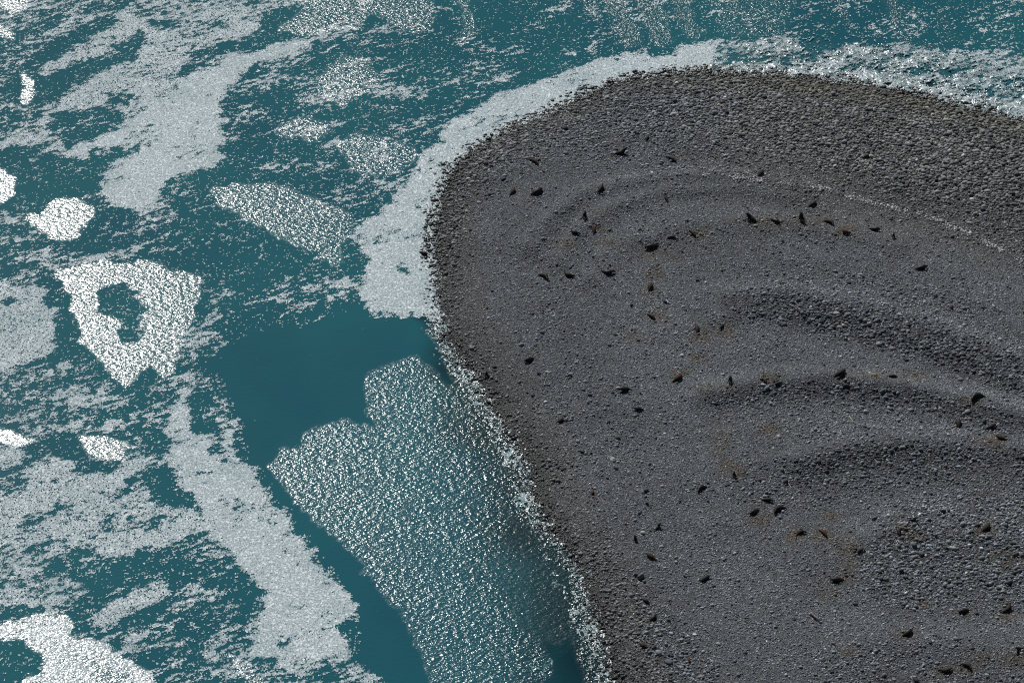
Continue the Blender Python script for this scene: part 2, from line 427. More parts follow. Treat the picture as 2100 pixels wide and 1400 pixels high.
def grid_obj(name, xs, ys, zfun, mat, attrs=None, colors=None):
    X, Y = np.meshgrid(xs, ys); Z = zfun(X, Y)
    v = np.stack([X.ravel(), Y.ravel(), Z.ravel()], 1)
    w, h = len(xs), len(ys)
    i, j = np.meshgrid(np.arange(w - 1), np.arange(h - 1))
    a = (j * w + i).ravel()
    f = np.stack([a, a + 1, a + 1 + w, a + w], 1)
    return np_mesh(name, v, f.ravel(), np.full(len(f), 4), mat, True,
                   {k: q(X, Y).ravel() for k, q in (attrs or {}).items()},
                   {k: q(X, Y).reshape(-1, 3) for k, q in (colors or {}).items()})

def structure(o):
    o['kind'] = 'structure'; return o

# ------------------------------------------------------------------ beach ground (reaches under the whole sea)
def wetness(x, y):
    # the sea bed under the shallows keeps its own colour; only the splashed stones are dark and glossy
    s = gsamp(sd, x, y) + 2.2 * (fbm(x / 2.3, y / 2.3, 51, 3) - .5)
    return (1 - sstep(0.4, 3.2, s)) * (1 - .55 * sstep(1.0, 4.0, -s))

def olive(x, y):
    px, py = to_px(x, y, 1.0)
    s = gsamp(sd, x, y)
    top = sstep(1250, 1700, px) * (1 - sstep(300, 480, py - 0.25 * np.maximum(px - 1500, 0)))
    return np.clip((1 - sstep(2, 9, s)) * .55 + top * .6, 0, 1)

def tone_at(x, y):
    z = gsamp(gh, x, y)
    px, py = to_px(x, y, z)
    st = look(stain, px, py) * sstep(.25, .6, fbm(x / .9, y / .9, 91, 3)) * 1.3
    st = np.clip(st, 0, 1)[..., None]
    ol = olive(x, y)[..., None]
    w = wetness(x, y)[..., None]
    big = (0.86 + 0.28 * fbm(x / 9, y / 9, 13, 4))[..., None]
    c = np.array([0.106, 0.117, 0.130]) * big * 1.14
    c = c * (1 - ol) + np.array([0.098, 0.100, 0.094]) * big * ol
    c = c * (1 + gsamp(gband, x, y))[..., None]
    c = c * (1 - st * .75) + np.array([0.112, 0.094, 0.076]) * st * .75
    c = c * (1 - 0.62 * w)
    return c

far = [-9000, -3000, -1000, -400, -200]
gxs = np.array(far + list(np.arange(-130, 130.1, 0.5)) + [-v for v in far[::-1]])
gys = np.array(far + list(np.arange(-110, 150.1, 0.5)) + [-v for v in far[::-1]])
def ground_z(X, Y):
    Z = gsamp(gh, X, Y)
    return Z
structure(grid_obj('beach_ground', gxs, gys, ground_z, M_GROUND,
                   {'wet': lambda X, Y: wetness(X, Y)}, {'tone': lambda X, Y: tone_at(X, Y) * (0.62 - .42 * look(coarse, *to_px(X, Y, gsamp(gh, X, Y))))[..., None]}))  # ground tone darkened, most under coarse cobbles: shade of the gaps painted in

# ------------------------------------------------------------------ foam and ripple maps (traced, in photo pixels, then laid on the sea)
foam = np.full((RH, RW), 0.20)
F = lambda pts, v, mode='set': paint(foam, pts, v, mode)
# loose flecks
F([(450, 60), (1200, 60), (1000, 260), (900, 280), (800, 420), (740, 470), (600, 400), (450, 330)], .30)
F([(1100, -300), (2700, -300), (2700, 200), (2100, 90), (1300, 100), (1000, 200)], .24)
F([(0, 0), (230, -20), (240, 30), (150, 60), (90, 95), (0, 180), (-300, 200), (-300, 0)], .46)
F([(0, 200), (100, 180), (100, 250), (0, 270), (-300, 300)], .42)
F([(0, 430), (120, 470), (150, 560), (60, 575), (0, 590), (-300, 590), (-300, 430)], .40)
F([(560, 612), (640, 570), (742, 572), (748, 622), (650, 622), (600, 655), (570, 655)], .47)
F([(0, 760), (120, 735), (190, 765), (240, 800), (252, 865), (200, 890), (100, 885), (0, 870), (-300, 880), (-300, 770)], .50)
F([(360, 690), (450, 685), (470, 730), (425, 765), (400, 790), (345, 790), (335, 740)], .56)
F([(425, 755), (465, 775), (455, 800), (415, 800)], .55)
F([(430, 800), (470, 830), (492, 870), (470, 890), (430, 850)], .52)
F([(250, 800), (345, 780), (345, 900), (260, 940), (240, 880)], .34)
F([(300, 900), (360, 900), (420, 1060), (300, 1020), (260, 970)], .40)
F([(190, 1140), (330, 1100), (460, 1110), (540, 1180), (540, 1290), (620, 1400), (0, 1700), (0, 1240), (170, 1230)], .36)
F([(380, 1270), (520, 1260), (560, 1400), (450, 1400)], .44)
F([(340, 960), (430, 1060), (350, 1070), (290, 1000)], .20)
# medium bands
F([(880, 170), (1000, 145), (1065, 140), (1040, 165), (960, 175), (900, 190)], .54)
F([(705, 75), (760, 62), (810, 65), (780, 85), (735, 105), (710, 95)], .56)
F([(640, 200), (745, 185), (760, 210), (700, 222), (640, 212)], .46)
F([(755, 182), (800, 178), (870, 178), (905, 158), (905, 175), (870, 200), (830, 205), (792, 232), (812, 204), (780, 196)], .72)
F([(660, 280), (860, 290), (860, 330), (740, 330), (640, 310)], .42)
F([(700, 370), (760, 350), (780, 370), (700, 392), (660, 392)], .46)
# thick mats, upper left
F([(640, -60), (640, 0), (540, 25), (530, 50), (450, 60), (420, 90), (300, 95), (230, 110), (240, 25), (330, -20), (400, -300), (640, -300)], .66)
F([(560, 8), (480, 10), (400, 22), (340, 42), (400, 52), (470, 40), (540, 24)], .9)
F([(400, 98), (450, 90), (515, 74), (532, 50), (500, 40), (440, 50), (380, 60), (330, 62), (270, 22), (235, 28), (255, 48), (205, 68), (160, 90), (125, 110), (95, 135), (60, 162), (110, 150), (150, 132), (200, 120), (230, 112), (300, 92), (270, 120), (190, 160), (150, 172), (120, 195), (70, 240), (20, 268), (-300, 290), (-300, 330), (0, 305), (60, 302), (110, 288), (80, 310), (130, 320), (145, 300), (180, 282), (250, 262), (290, 230), (300, 205), (345, 188), (360, 160)], .93)
F([(700, 76), (640, 72), (600, 84), (540, 104), (480, 108), (455, 118), (440, 135), (400, 145), (360, 165), (345, 190), (300, 205), (285, 235), (250, 262), (190, 285), (150, 300), (130, 318), (165, 323), (200, 312), (250, 310), (275, 312), (222, 335), (205, 355), (195, 375), (207, 400), (230, 420), (272, 428), (290, 440), (288, 462), (250, 472), (215, 462), (240, 478), (300, 470), (345, 445), (330, 420), (332, 395), (345, 370), (385, 355), (440, 348), (452, 330), (455, 305), (470, 290), (455, 265), (460, 235), (445, 215), (465, 190), (490, 170), (510, 140), (530, 130), (560, 122), (600, 112), (640, 88)], .99)
F([(330, 400), (365, 440), (350, 462), (300, 470), (290, 440)], .62)
# open water inside them
F([(100, 240), (150, 225), (235, 228), (262, 238), (235, 262), (185, 280), (140, 302), (105, 275)], .30)
F([(60, 218), (122, 186), (130, 200), (72, 238)], .30)
F([(130, 150), (200, 124), (232, 134), (185, 158), (135, 165)], .36)
F([(430, 100), (452, 84), (520, 78), (520, 92), (470, 104)], .12)
F([(345, 142), (400, 122), (460, 106), (455, 122), (400, 138)], .34)
F([(230, 98), (290, 66), (310, 80), (290, 95), (240, 116)], .34)
F([(222, 195), (260, 190), (285, 205), (270, 215), (230, 212)], .48)
F([(380, 40), (440, 32), (480, 38), (470, 52), (400, 56)], .46)
F([(350, 155), (380, 150), (375, 160), (352, 163)], .3)
F([(260, 312), (285, 302), (275, 312), (222, 335), (205, 350), (185, 340), (215, 318)], .18)
# streaks below
F([(372, 472), (345, 475), (320, 490), (280, 505), (250, 520), (190, 519), (150, 538), (140, 542), (170, 540), (230, 532), (260, 530), (300, 505), (335, 490)], .95)
F([(55, 545), (100, 515), (130, 512), (90, 540), (50, 555)], .6)
F([(480, 594), (442, 610), (432, 620), (436, 645), (412, 664), (372, 676), (362, 690), (400, 688), (436, 672), (448, 640), (445, 625), (470, 606)], .93)
# left mat
F([(-300, 590), (0, 590), (40, 590), (75, 568), (97, 590), (92, 620), (112, 642), (122, 680), (118, 712), (92, 735), (50, 755), (0, 768), (-300, 790)], .97)
F([(0, 620), (25, 605), (35, 615), (15, 628)], .3)
# lower-left mats
F([(-300, 915), (50, 920), (60, 945), (110, 925), (150, 950), (165, 965), (215, 975), (250, 955), (303, 930), (288, 960), (262, 990), (245, 1010), (300, 1012), (340, 1040), (430, 1050), (480, 1090), (500, 1100), (540, 1135), (480, 1130), (440, 1110), (400, 1090), (340, 1108), (280, 1130), (220, 1142), (180, 1130), (120, 1150), (60, 1180), (0, 1150), (-300, 1150)], .90)
F([(-300, 1160), (60, 1160), (150, 1180), (182, 1195), (178, 1222), (120, 1242), (60, 1245), (0, 1232), (-300, 1230)], .82)
F([(190, 1272), (230, 1232), (290, 1200), (340, 1188), (352, 1215), (312, 1240), (262, 1265), (215, 1292)], .92)
F([(225, 1335), (290, 1303), (300, 1310), (260, 1335)], .8)
F([(290, 1325), (330, 1308), (385, 1315), (330, 1340)], .7)
F([(0, 970), (40, 965), (62, 985), (48, 1010), (0, 1020), (-300, 1020), (-300, 975)], .36)
F([(30, 1082), (70, 1060), (140, 1020), (160, 1030), (110, 1062), (60, 1088)], .38)
F([(215, 1025), (230, 1012), (250, 1018), (240, 1028)], .1)
F([(50, 1130), (120, 1100), (130, 1120), (70, 1150)], .5)
F([(120, 1175), (170, 1130), (210, 1125), (200, 1160), (160, 1175)], .36)
F([(280, 1075), (330, 1055), (345, 1065), (300, 1085)], .35)
F([(-300, 1290), (0, 1290), (60, 1268), (130, 1265), (157, 1282), (140, 1302), (200, 1318), (262, 1345), (312, 1385), (330, 1420), (560, 1700), (-300, 1700)], .95)
F([(-300, 1310), (0, 1312), (50, 1308), (90, 1345), (88, 1380), (45, 1400), (-60, 1480), (-300, 1500)], .22)
F([(160, 1345), (190, 1350), (260, 1395), (262, 1420), (230, 1410)], .2)
# the long mat down the middle
F([(405, 790), (400, 812), (382, 830), (385, 870), (400, 888), (430, 885), (470, 880), (500, 880), (472, 905), (500, 940), (530, 970), (550, 1010), (575, 1040), (600, 1045), (600, 1095), (626, 1110), (650, 1120), (642, 1150), (668, 1172), (690, 1190), (712, 1210), (727, 1238), (722, 1272), (702, 1298), (720, 1338), (742, 1375), (790, 1400), (900, 1700), (560, 1700), (600, 1400), (600, 1370), (520, 1345), (505, 1310), (520, 1290), (540, 1240), (530, 1210), (510, 1180), (480, 1150), (450, 1110), (440, 1080), (415, 1050), (400, 1030), (372, 990), (345, 965), (350, 925), (338, 880), (352, 840), (382, 800)], .985)
F([(430, 905), (450, 888), (455, 905), (470, 930), (455, 950), (432, 930)], .5)
F([(385, 840), (420, 860), (440, 880), (405, 890)], .2)
F([(455, 1180), (500, 1195), (560, 1205), (540, 1215), (470, 1200)], .25)
F([(600, 1350), (760, 1345), (790, 1400), (820, 1700), (620, 1700)], .62)
F([(570, 1310), (590, 1305), (585, 1325), (568, 1328)], .35)
# clear teal water
CLEAR = [(640, 668), (700, 645), (742, 622), (790, 649), (850, 652), (882, 660), (915, 730), (960, 800), (1040, 900), (1060, 1000), (1100, 1080), (1180, 1180), (1200, 1400), (1290, 1700), (930, 1700), (790, 1400), (738, 1360), (735, 1250), (700, 1180), (660, 1150), (650, 1110), (610, 1090), (605, 1040), (580, 1030), (540, 950), (505, 910), (500, 870), (470, 800), (440, 740), (480, 700), (560, 672)]
F(CLEAR, .085)
# foam pushed against the shore
F([(1560, 84), (1500, 88), (1450, 84), (1400, 98), (1346, 118), (1330, 107), (1280, 112), (1200, 135), (1130, 155), (1080, 168), (1020, 193), (985, 215), (930, 245), (902, 270), (905, 285), (868, 312), (850, 345), (820, 390), (790, 425), (742, 462), (715, 492), (745, 515), (752, 545), (748, 575), (735, 602), (750, 635), (792, 647), (850, 648), (890, 658), (915, 680), (960, 640), (960, 420), (1010, 320), (1120, 260), (1300, 190), (1560, 165)], .99)
F([(818, 549), (826, 546), (833, 551), (840, 562), (832, 562), (822, 556)], 0)
# breaking swash on the right
F([(1470, 88), (1550, 85), (1590, 77), (1640, 90), (1665, 106), (1700, 100), (1750, 95), (1780, 100), (1850, 88), (1890, 100), (1950, 105), (2060, 107), (2200, 112), (2500, 180), (2700, 700), (2500, 500), (2200, 310), (2000, 250), (1700, 185), (1450, 165)], .80)
F([(1480, 128), (1560, 135), (1700, 140), (1800, 150), (1900, 175), (2000, 200), (2100, 215), (2300, 260), (2300, 350), (2100, 270), (1900, 225), (1700, 180), (1450, 165)], .95)
foam_t = foam.copy()
foam = blur(foam, 1)

ripple = np.zeros((RH, RW))
G = lambda pts, v: paint(ripple, pts, v)
G([(430, 390), (470, 380), (580, 380), (640, 408), (700, 430), (725, 460), (720, 490), (692, 512), (712, 535), (680, 545), (640, 512), (590, 500), (540, 470), (490, 440), (452, 425)], .62)
G([(120, 555), (200, 540), (320, 534), (360, 558), (414, 563), (405, 620), (392, 670), (362, 710), (346, 782), (300, 742), (262, 797), (210, 752), (190, 720), (160, 680), (150, 610)], .5)
G([(200, 600), (240, 580), (282, 600), (300, 640), (295, 690), (276, 712), (250, 702), (235, 652), (200, 640)], 0)
G([(555, 950), (585, 915), (615, 920), (630, 885), (690, 860), (772, 876), (750, 850), (750, 770), (800, 742), (850, 728), (890, 755), (910, 785), (960, 800), (1010, 830), (1062, 900), (1088, 950), (1098, 1010), (1060, 1030), (1040, 1060), (1045, 1120), (1010, 1160), (1050, 1240), (1062, 1290), (1040, 1335), (950, 1362), (905, 1385), (850, 1330), (820, 1260), (760, 1190), (700, 1110), (620, 1050), (582, 1000)], .72)
G([(900, 780), (1000, 830), (1070, 900), (1095, 1000), (1120, 1080), (1080, 1110), (1040, 1060), (1000, 930)], .8)
G([(840, 1260), (1040, 1250), (1130, 1330), (1120, 1400), (1100, 1700), (980, 1700), (880, 1400)], .72)
G([(1040, 1060), (1100, 1070), (1190, 1190), (1235, 1320), (1180, 1330), (1060, 1290), (1040, 1230), (1010, 1160)], .42)
G([(1085, 1330), (1130, 1345), (1130, 1380), (1110, 1395), (1090, 1370)], .7)
G([(42, 440), (90, 445), (110, 405), (150, 410), (192, 420), (186, 445), (150, 490), (110, 490), (90, 475)], .42)
G([(-300, 330), (0, 345), (32, 372), (28, 402), (0, 415), (-300, 420)], .42)
G([(-300, -100), (0, -40), (58, 0), (45, 20), (25, 30), (0, 20), (-300, 0)], .42)
G([(-300, 50), (0, 55), (36, 70), (20, 85), (0, 72), (-300, 90)], .42)
G([(45, 140), (62, 160), (72, 175), (60, 218), (35, 205), (50, 180)], .45)
G([(165, 897), (215, 895), (272, 915), (250, 940), (200, 940), (172, 920)], .42)
G([(-300, 860), (0, 885), (72, 900), (40, 910), (0, 903), (-300, 900)], .42)
G([(460, 1350), (500, 1353), (540, 1395), (560, 1440), (512, 1400)], .8)
G([(-300, 1285), (0, 1288), (60, 1266), (130, 1263), (157, 1282), (140, 1302), (200, 1318), (262, 1345), (314, 1385), (332, 1420), (560, 1700), (-300, 1700)], .45)
G([(-300, 1310), (0, 1312), (50, 1308), (90, 1345), (88, 1380), (45, 1400), (-60, 1480), (-300, 1500)], 0)
G([(570, 60), (620, 20), (700, -100), (890, -100), (895, 50), (862, 70), (822, 60), (762, 20), (732, 58), (690, 62), (640, 72)], 1.0)
G([(920, -60), (960, 10), (976, 50), (962, 95), (945, 85), (955, 60)], .95)
G([(650, 160), (700, 110), (762, 130), (782, 170), (702, 215), (650, 200)], .85)
G([(680, 290), (742, 270), (842, 300), (862, 320), (800, 362), (742, 360)], .85)
G([(570, 260), (622, 240), (682, 260), (642, 290), (582, 276)], .85)
G([(1220, -40), (1265, -40), (1318, 92), (1282, 97)], 1.9)
G([(1285, -40), (1335, -40), (1385, 88), (1345, 95)], 1.9)
G([(1365, -40), (1390, -40), (1440, 70), (1420, 85), (1395, 60)], 1.9)
G([(1170, -40), (1205, -40), (1232, 42), (1222, 44)], 1.9)
G([(1440, -40), (1640, -40), (1600, 80), (1480, 72)], 1.15)
G([(1700, -20), (1730, -20), (1750, 60), (1735, 62)], 1.8)
G([(1800, -20), (1830, -20), (1866, 90), (1848, 90)], 1.8)
G([(1920, 30), (1935, 30), (1965, 88), (1950, 88)], 1.8)
G([(1560, 78), (1640, 90), (1850, 88), (2060, 107), (2300, 130), (2300, 300), (2000, 220), (1650, 155), (1300, 165), (1450, 130)], .8)
G([(885, 650), (912, 700), (1000, 800), (1085, 935), (1100, 1030), (1160, 1130), (1240, 1310), (1255, 1400), (1310, 1700), (1200, 1700), (1195, 1400), (1180, 1280), (1165, 1180), (1110, 1090), (1060, 1010), (1070, 950), (1000, 850), (940, 780), (880, 680)], 1.15)
ripple = blur(ripple, 1)

def sea_px(x, y, warp=0.8):
    wx = x + warp * (fbm(x / 1.7, y / 1.7, 401, 3) - .5) * 2
    wy = y + warp * (fbm(x / 1.7, y / 1.7, 433, 3) - .5) * 2
    return to_px(wx, wy, 0.0)

def ripple_at(x, y):
    px, py = sea_px(x, y, 1.0)
    return look(ripple, px, py) * (0.45 + 1.1 * fbm(x / 1.3, y / 1.3, 611, 4))

def murk_at(x, y):
    s = -gsamp(sd, x, y) + 5 * (fbm(x / 6, y / 6, 55, 3) - .5)
    px, py = to_px(x, y)
    reach = 3.5 + 9.5 * sstep(640, 900, py) + 5 * sstep(1050, 1300, py) + 1.5 * sstep(1500, 1700, px)
    return np.clip(sstep(0.1, 1, s / reach), 0, 1) * 0.76 + .24

M_WATER = water_material()
wxs = np.array(far + list(np.arange(-125, 125.1, 0.4)) + [-v for v in far[::-1]])
wys = np.array(far + list(np.arange(-100, 145.1, 0.4)) + [-v for v in far[::-1]])
structure(grid_obj('sea_water', wxs, wys, lambda X, Y: np.zeros_like(X), M_WATER,
                   {'ripple': ripple_at, 'murk': murk_at}))

# ------------------------------------------------------------------ foam mats and flecks: one ragged sheet of thousands of flakes
CX, CY = 0.125, 0.155
fx = np.arange(-112, 112, CX); fy = np.arange(-75, 112, CY)
nx, ny = len(fx), len(fy)
FXc, FYc = np.meshgrid(fx + CX / 2, fy + CY / 2)
FXc = FXc.ravel(); FYc = FYc.ravel()
p0, p1 = to_px(FXc, FYc)
sdc = gsamp(sd, FXc, FYc)
keep = np.where((p0 > -260) & (p0 < 2360) & (p1 > -240) & (p1 < 1620) & (sdc < 2.6))[0]
x = FXc[keep]; y = FYc[keep]; s = sdc[keep]
p0, p1 = sea_px(x, y, 0.9)
dens = look(foam, p0, p1)
# flecks drawn out along the wind, about 12 degrees off the picture's horizontal
ca, sa = math.cos(math.radians(24)), math.sin(math.radians(24))
u = x * ca + y * sa; v = -x * sa + y * ca
big = fbm(u / 5.5, v / 2.2, 201, 3)
mid = fbm(u / 0.85, v / 0.40, 221, 3)
fine = hash2(keep % 100003, keep // 100003, 3)
nval = 0.36 * big + 0.50 * mid + 0.14 * fine
rank = np.argsort(np.argsort(nval)) / float(len(nval))        # uniform 0..1
dd = np.clip(dens, 0, 1)
cover = np.interp(dd, [0, .085, .2, .3, .36, .5, .7, .9, .96, 1], [0, .0006, .05, .13, .21, .40, .64, .87, .945, .985])
on = rank > (1 - cover)
tiny = fbm(x / .24, y / .24, 951, 2)
on |= (tiny > .80 - .10 * np.clip(dd, 0, .5)) & (dd > .15)
# fray the mats: pinholes
on &= ~((fine > 0.90) & (dd > .5) & (dd < .97))
# shore: swash foam lies between the cobbles
edge = sstep(-0.2, 2.2, s + 1.7 * (fbm(x / 1.3, y / 1.3, 301, 3) - .45))
on &= (hash2(keep % 99991, keep // 99991, 9) > edge * 1.0) | (s < -0.3)
frm = (fbm(x / .7, y / .7, 307, 3) > .30 + .35 * sstep(-.3, 1.8, s))
on &= frm | (s < -0.2)
# broken white water along the steeper, darker shore
zone = (p1 > 655) & (s > -3.4 * (0.2 + 1.2 * fbm(x / 5, y / 5, 333, 2))) & (p0 > 860)
splash = fbm(x / .38, y / .38, 341, 3)
lobe = fbm(x / 3.0, y / 3.0, 347, 3)
on |= zone & (splash > .66 - .30 * (lobe - .35)) & (s < .4) & (fine < .72)
sp2 = (((p0 - 1045) / 26) ** 2 + ((p1 - 940) / 20) ** 2 < 1) & (splash > .50)
sp3 = (((p0 - 1112) / 20) ** 2 + ((p1 - 1368) / 20) ** 2 < 1) & (splash > .56)
sp4 = (((p0 - 1075) / 16) ** 2 + ((p1 - 1030) / 20) ** 2 < 1) & (splash > .45)
on |= sp2 | sp3 | sp4
# lacy structure in the breaking swash on the right
lace = np.abs(fbm(x / 1.5, y / 1.0, 501, 4) - .5) * 2
swr = (p0 > 1480) & (p1 < 330) & (s > -13) & (dd > .55)
on &= ~(swr & (lace > .36 + .75 * dd * fbm(x / 4, y / 3, 509, 2) * 2) & (fine < .9) & (s < -1.2))
thick = np.clip((rank - (1 - cover)) / np.maximum(cover, .02) * 2.2, 0, 1) ** .7
thick = np.where(dd > .9, .75 + .25 * thick, thick)
thick = np.where((s > -12) & (p0 > 1480) & (p1 < 330), thick * (.45 + .75 * fbm(x / 1.2, y / .9, 871, 3)), thick)
thick = np.where(zone, .35 + .6 * hash2(keep % 7919, keep // 7919, 15), thick)
thick = np.where((tiny > .70) & (dd < .6), np.maximum(thick, .8), thick)
thick *= .80 + .40 * fbm(x / 6, y / 5, 881, 3)
thick_on = thick[on]
idx = keep[on]
ci = idx % nx; cj = idx // nx
W = nx + 1
quad = np.stack([cj * W + ci, cj * W + ci + 1, (cj + 1) * W + ci + 1, (cj + 1) * W + ci], 1)
uq, inv = np.unique(quad.ravel(), return_inverse=True)
inv = inv.ravel()
vbody = np.bincount(inv, weights=np.repeat(thick_on, 4)) / np.bincount(inv)
vi = uq % W; vj = uq // W
vx = fx[0] + vi * CX; vy = fy[0] + vj * CY
h1 = hash2(vi, vj, 71); h2 = hash2(vi, vj, 72); h3 = hash2(vi, vj, 73)
vx = vx + (h1 - .5) * CX * .8; vy = vy + (h2 - .5) * CY * .8
gz = gsamp(gh, vx, vy); vs = gsamp(sd, vx, vy)
pxv, pyv = to_px(vx, vy)
rough_water = sstep(1480, 1600, pxv) * (1 - sstep(260, 330, pyv)) * sstep(-14, -9, vs)
vz = np.maximum(0.012, gz + 0.05) + 0.050 * h3 + 0.65 * rough_water * np.maximum(0, fbm(vx / 1.1, vy / .8, 801, 3) - .35)
M_FOAM = foam_material('sea_foam', (0.155, 0.215, 0.245, 1), (0.53, 0.60, 0.64, 1))
fo = np_mesh('sea_foam', np.stack([vx, vy, vz], 1), inv.astype(np.int32), np.full(len(quad), 4), M_FOAM, True,
             {'ripple': ripple_at(vx, vy), 'body': vbody})
fo['kind'] = 'stuff'
fo['label'] = 'pale grey foam in drifting mats, streaks and flecks on the teal sea'
fo['category'] = 'sea foam'
print('foam quads', len(quad))

# ------------------------------------------------------------------ cobbles
def scatter(density, dens_fn):
    """random points on the beach within the wider view"""
    n = int(230 * 190 * density)
    X = rng.uniform(-115, 115, n); Y = rng.uniform(-80, 110, n)
    S = gsamp(sd, X, Y); Z = gsamp(gh, X, Y)
    a, b = to_px(X, Y, Z)
    k = (S > -3.0) & (a > 700) & (a < 2330) & (b > 60) & (b < 1600)
    X, Y, S, Z, a, b = (q[k] for q in (X, Y, S, Z, a, b))
    c = look(coarse, a, b)
    c = np.clip(c - 1.0 * np.minimum(gsamp(gband, X, Y), 0) + .30 * (fbm(X / 5, Y / 5, 707, 4) - .5), 0.0, 1)
    k = rng.random(len(X)) < dens_fn(c, S)
    return X[k], Y[k], Z[k], S[k], c[k]

def domes(X, Y, Z, ra, rb, h, ang, rings, nseg, tone, wet):
    """low-poly rounded stones; rings = [(height fraction, radius fraction)], plus an apex"""
    N = len(X); R = len(rings)
    th = np.arange(nseg) * 2 * np.pi / nseg
    V = np.zeros((N, R * nseg + 1, 3), np.float32)
    jit = rng.uniform(.84, 1.16, (N, nseg))
    ph = rng.uniform(0, 2 * np.pi, N)
    sx = rng.uniform(-.18, .18, N); sy = rng.uniform(-.18, .18, N)
    for r, (hz, rf) in enumerate(rings):
        lx = np.cos(th[None] + ph[:, None]) * jit * rf * ra[:, None] + (sx * hz * ra)[:, None]
        ly = np.sin(th[None] + ph[:, None]) * jit * rf * rb[:, None] + (sy * hz * rb)[:, None]
        c = np.cos(ang)[:, None]; s_ = np.sin(ang)[:, None]
        V[:, r * nseg:(r + 1) * nseg, 0] = X[:, None] + lx * c - ly * s_
        V[:, r * nseg:(r + 1) * nseg, 1] = Y[:, None] + lx * s_ + ly * c
        V[:, r * nseg:(r + 1) * nseg, 2] = Z[:, None] + hz * h[:, None] * rng.uniform(.9, 1.1, (N, nseg))
    V[:, -1, 0] = X + sx * ra; V[:, -1, 1] = Y + sy * rb; V[:, -1, 2] = Z + h
    f = []; lt = []
    for r in range(R - 1):
        for k in range(nseg):
            k2 = (k + 1) % nseg
            f += [r * nseg + k, r * nseg + k2, (r + 1) * nseg + k2, (r + 1) * nseg + k]; lt.append(4)
    for k in range(nseg):
        f += [(R - 1) * nseg + k, (R - 1) * nseg + (k + 1) % nseg, R * nseg]; lt.append(3)
    f = np.array(f); nvp = R * nseg + 1
    F_ = (f[None] + (np.arange(N) * nvp)[:, None]).ravel()
    LT = np.tile(np.array(lt), N)
    return V.reshape(-1, 3), F_, LT, np.repeat(tone, nvp, 0), np.repeat(wet, nvp)

def stone_tone(X, Y, lo=.55, hi=1.75, pale=.02):
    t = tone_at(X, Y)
    k = np.exp(rng.normal(0, .58, len(X)))[:, None] * 1.12
    c = t * np.clip(k, .35, 2.4)
    tint = rng.normal(0, .05, (len(X), 1))
    c = c * (1 + tint * np.array([[1.0, .1, -1.0]]))
    pl = rng.random(len(X)) < pale
    c[pl] *= 1.9
    return c

def cobble_object(name, label, parts):
    Vs, Fs, Ls, Cs, Ws = [], [], [], [], []; off = 0
    for (V, f, l, c, w) in parts:
        Vs.append(V); Fs.append(f + off); Ls.append(l); Cs.append(c); Ws.append(w); off += len(V)
    o = np_mesh(name, np.concatenate(Vs), np.concatenate(Fs), np.concatenate(Ls), M_STONE, True,
                {'wet': np.concatenate(Ws)}, {'tone': np.concatenate(Cs)})
    o['kind'] = 'stuff'; o['label'] = label; o['category'] = 'cobbles'
    return o

# large rounded cobbles
X, Y, Z, S, c = scatter(6.2, lambda c, S: np.clip(c ** 1.35, 0.004, 1) * (S > -2.2))
n = len(X); r = (0.15 + 0.15 * rng.random(n) ** 1.6) * (0.62 + .50 * c)
r = r * np.where(rng.random(n) < .03, 1.5, 1)
A = domes(X, Y, Z - r * .25, r * rng.uniform(1.0, 1.45, n), r * rng.uniform(.75, 1.0, n), r * rng.uniform(1.1, 1.6, n), rng.normal(0, .5, n),
          [(-.1, .90), (.38, 1.0), (.78, .72)], 7, stone_tone(X, Y), wetness(X, Y))
n_large = n
# mid cobbles
X, Y, Z, S, c = scatter(24.0, lambda c, S: np.clip(.34 + .66 * c - .55 * np.clip(c - .6, 0, 1), 0, 1) * (S > -2.0))
n = len(X); r = (0.080 + 0.075 * rng.random(n) ** 1.5) * (0.8 + .4 * c)
B = domes(X, Y, Z - r * .2, r * rng.uniform(1.0, 1.5, n), r * rng.uniform(.75, 1.0, n), r * rng.uniform(.9, 1.35, n), rng.normal(0, .8, n),
          [(-.1, 1.0), (.6, .80)], 6, stone_tone(X, Y), wetness(X, Y))
cobble_object('beach_cobbles', 'rounded grey cobbles packed along the shore and the storm ridges', [A, B])
print('cobbles', n_large, n)
# shingle
X, Y, Z, S, c = scatter(30.0, lambda c, S: np.clip(.95 - .80 * c, 0, 1) * (S > -1.5))
n = len(X); r = (0.048 + 0.045 * rng.random(n) ** 1.5)
A = domes(X, Y, Z - r * .2, r * rng.uniform(1.0, 1.5, n), r * rng.uniform(.8, 1.0, n), r * rng.uniform(1.1, 2.0, n), rng.normal(0, .8, n),
          [(0, 1.0)], 5, stone_tone(X, Y), wetness(X, Y))
o = cobble_object('beach_shingle', 'fine dark grey shingle covering the upper beach', [A])
o['category'] = 'shingle'
print('shingle', n)

# line of white stones along the storm ridge
WL = [(1395, 346), (1440, 356), (1480, 360), (1550, 368), (1600, 375), (1660, 380), (1700, 388), (1760, 408), (1830, 424), (1880, 436), (1930, 452), (1990, 478), (2030, 500), (2100, 535), (2180, 575), (2300, 640)]
Xs, Ys = [], []
for (a, b), (a2, b2) in zip(WL[:-1], WL[1:]):
    m_ = int(math.hypot(a2 - a, b2 - b) * 1.25)
    t = rng.random(m_)
    gate = fbm((a + (a2 - a) * t) / 22.0, np.full(m_, 3.0), 61, 3)
    t = t[gate > .46]
    aa = a + (a2 - a) * t + rng.normal(0, 5, len(t)); bb = b + (b2 - b) * t + rng.normal(0, 4, len(t)) * (rng.random(len(t)) < .6) + 1
    for q, w_ in zip(aa, bb):
        p_ = at(q, w_); Xs.append(p_.x); Ys.append(p_.y)
X = np.array(Xs); Y = np.array(Ys); Z = gsamp(gh, X, Y); n = len(X)
r = 0.08 + 0.09 * rng.random(n) ** 2
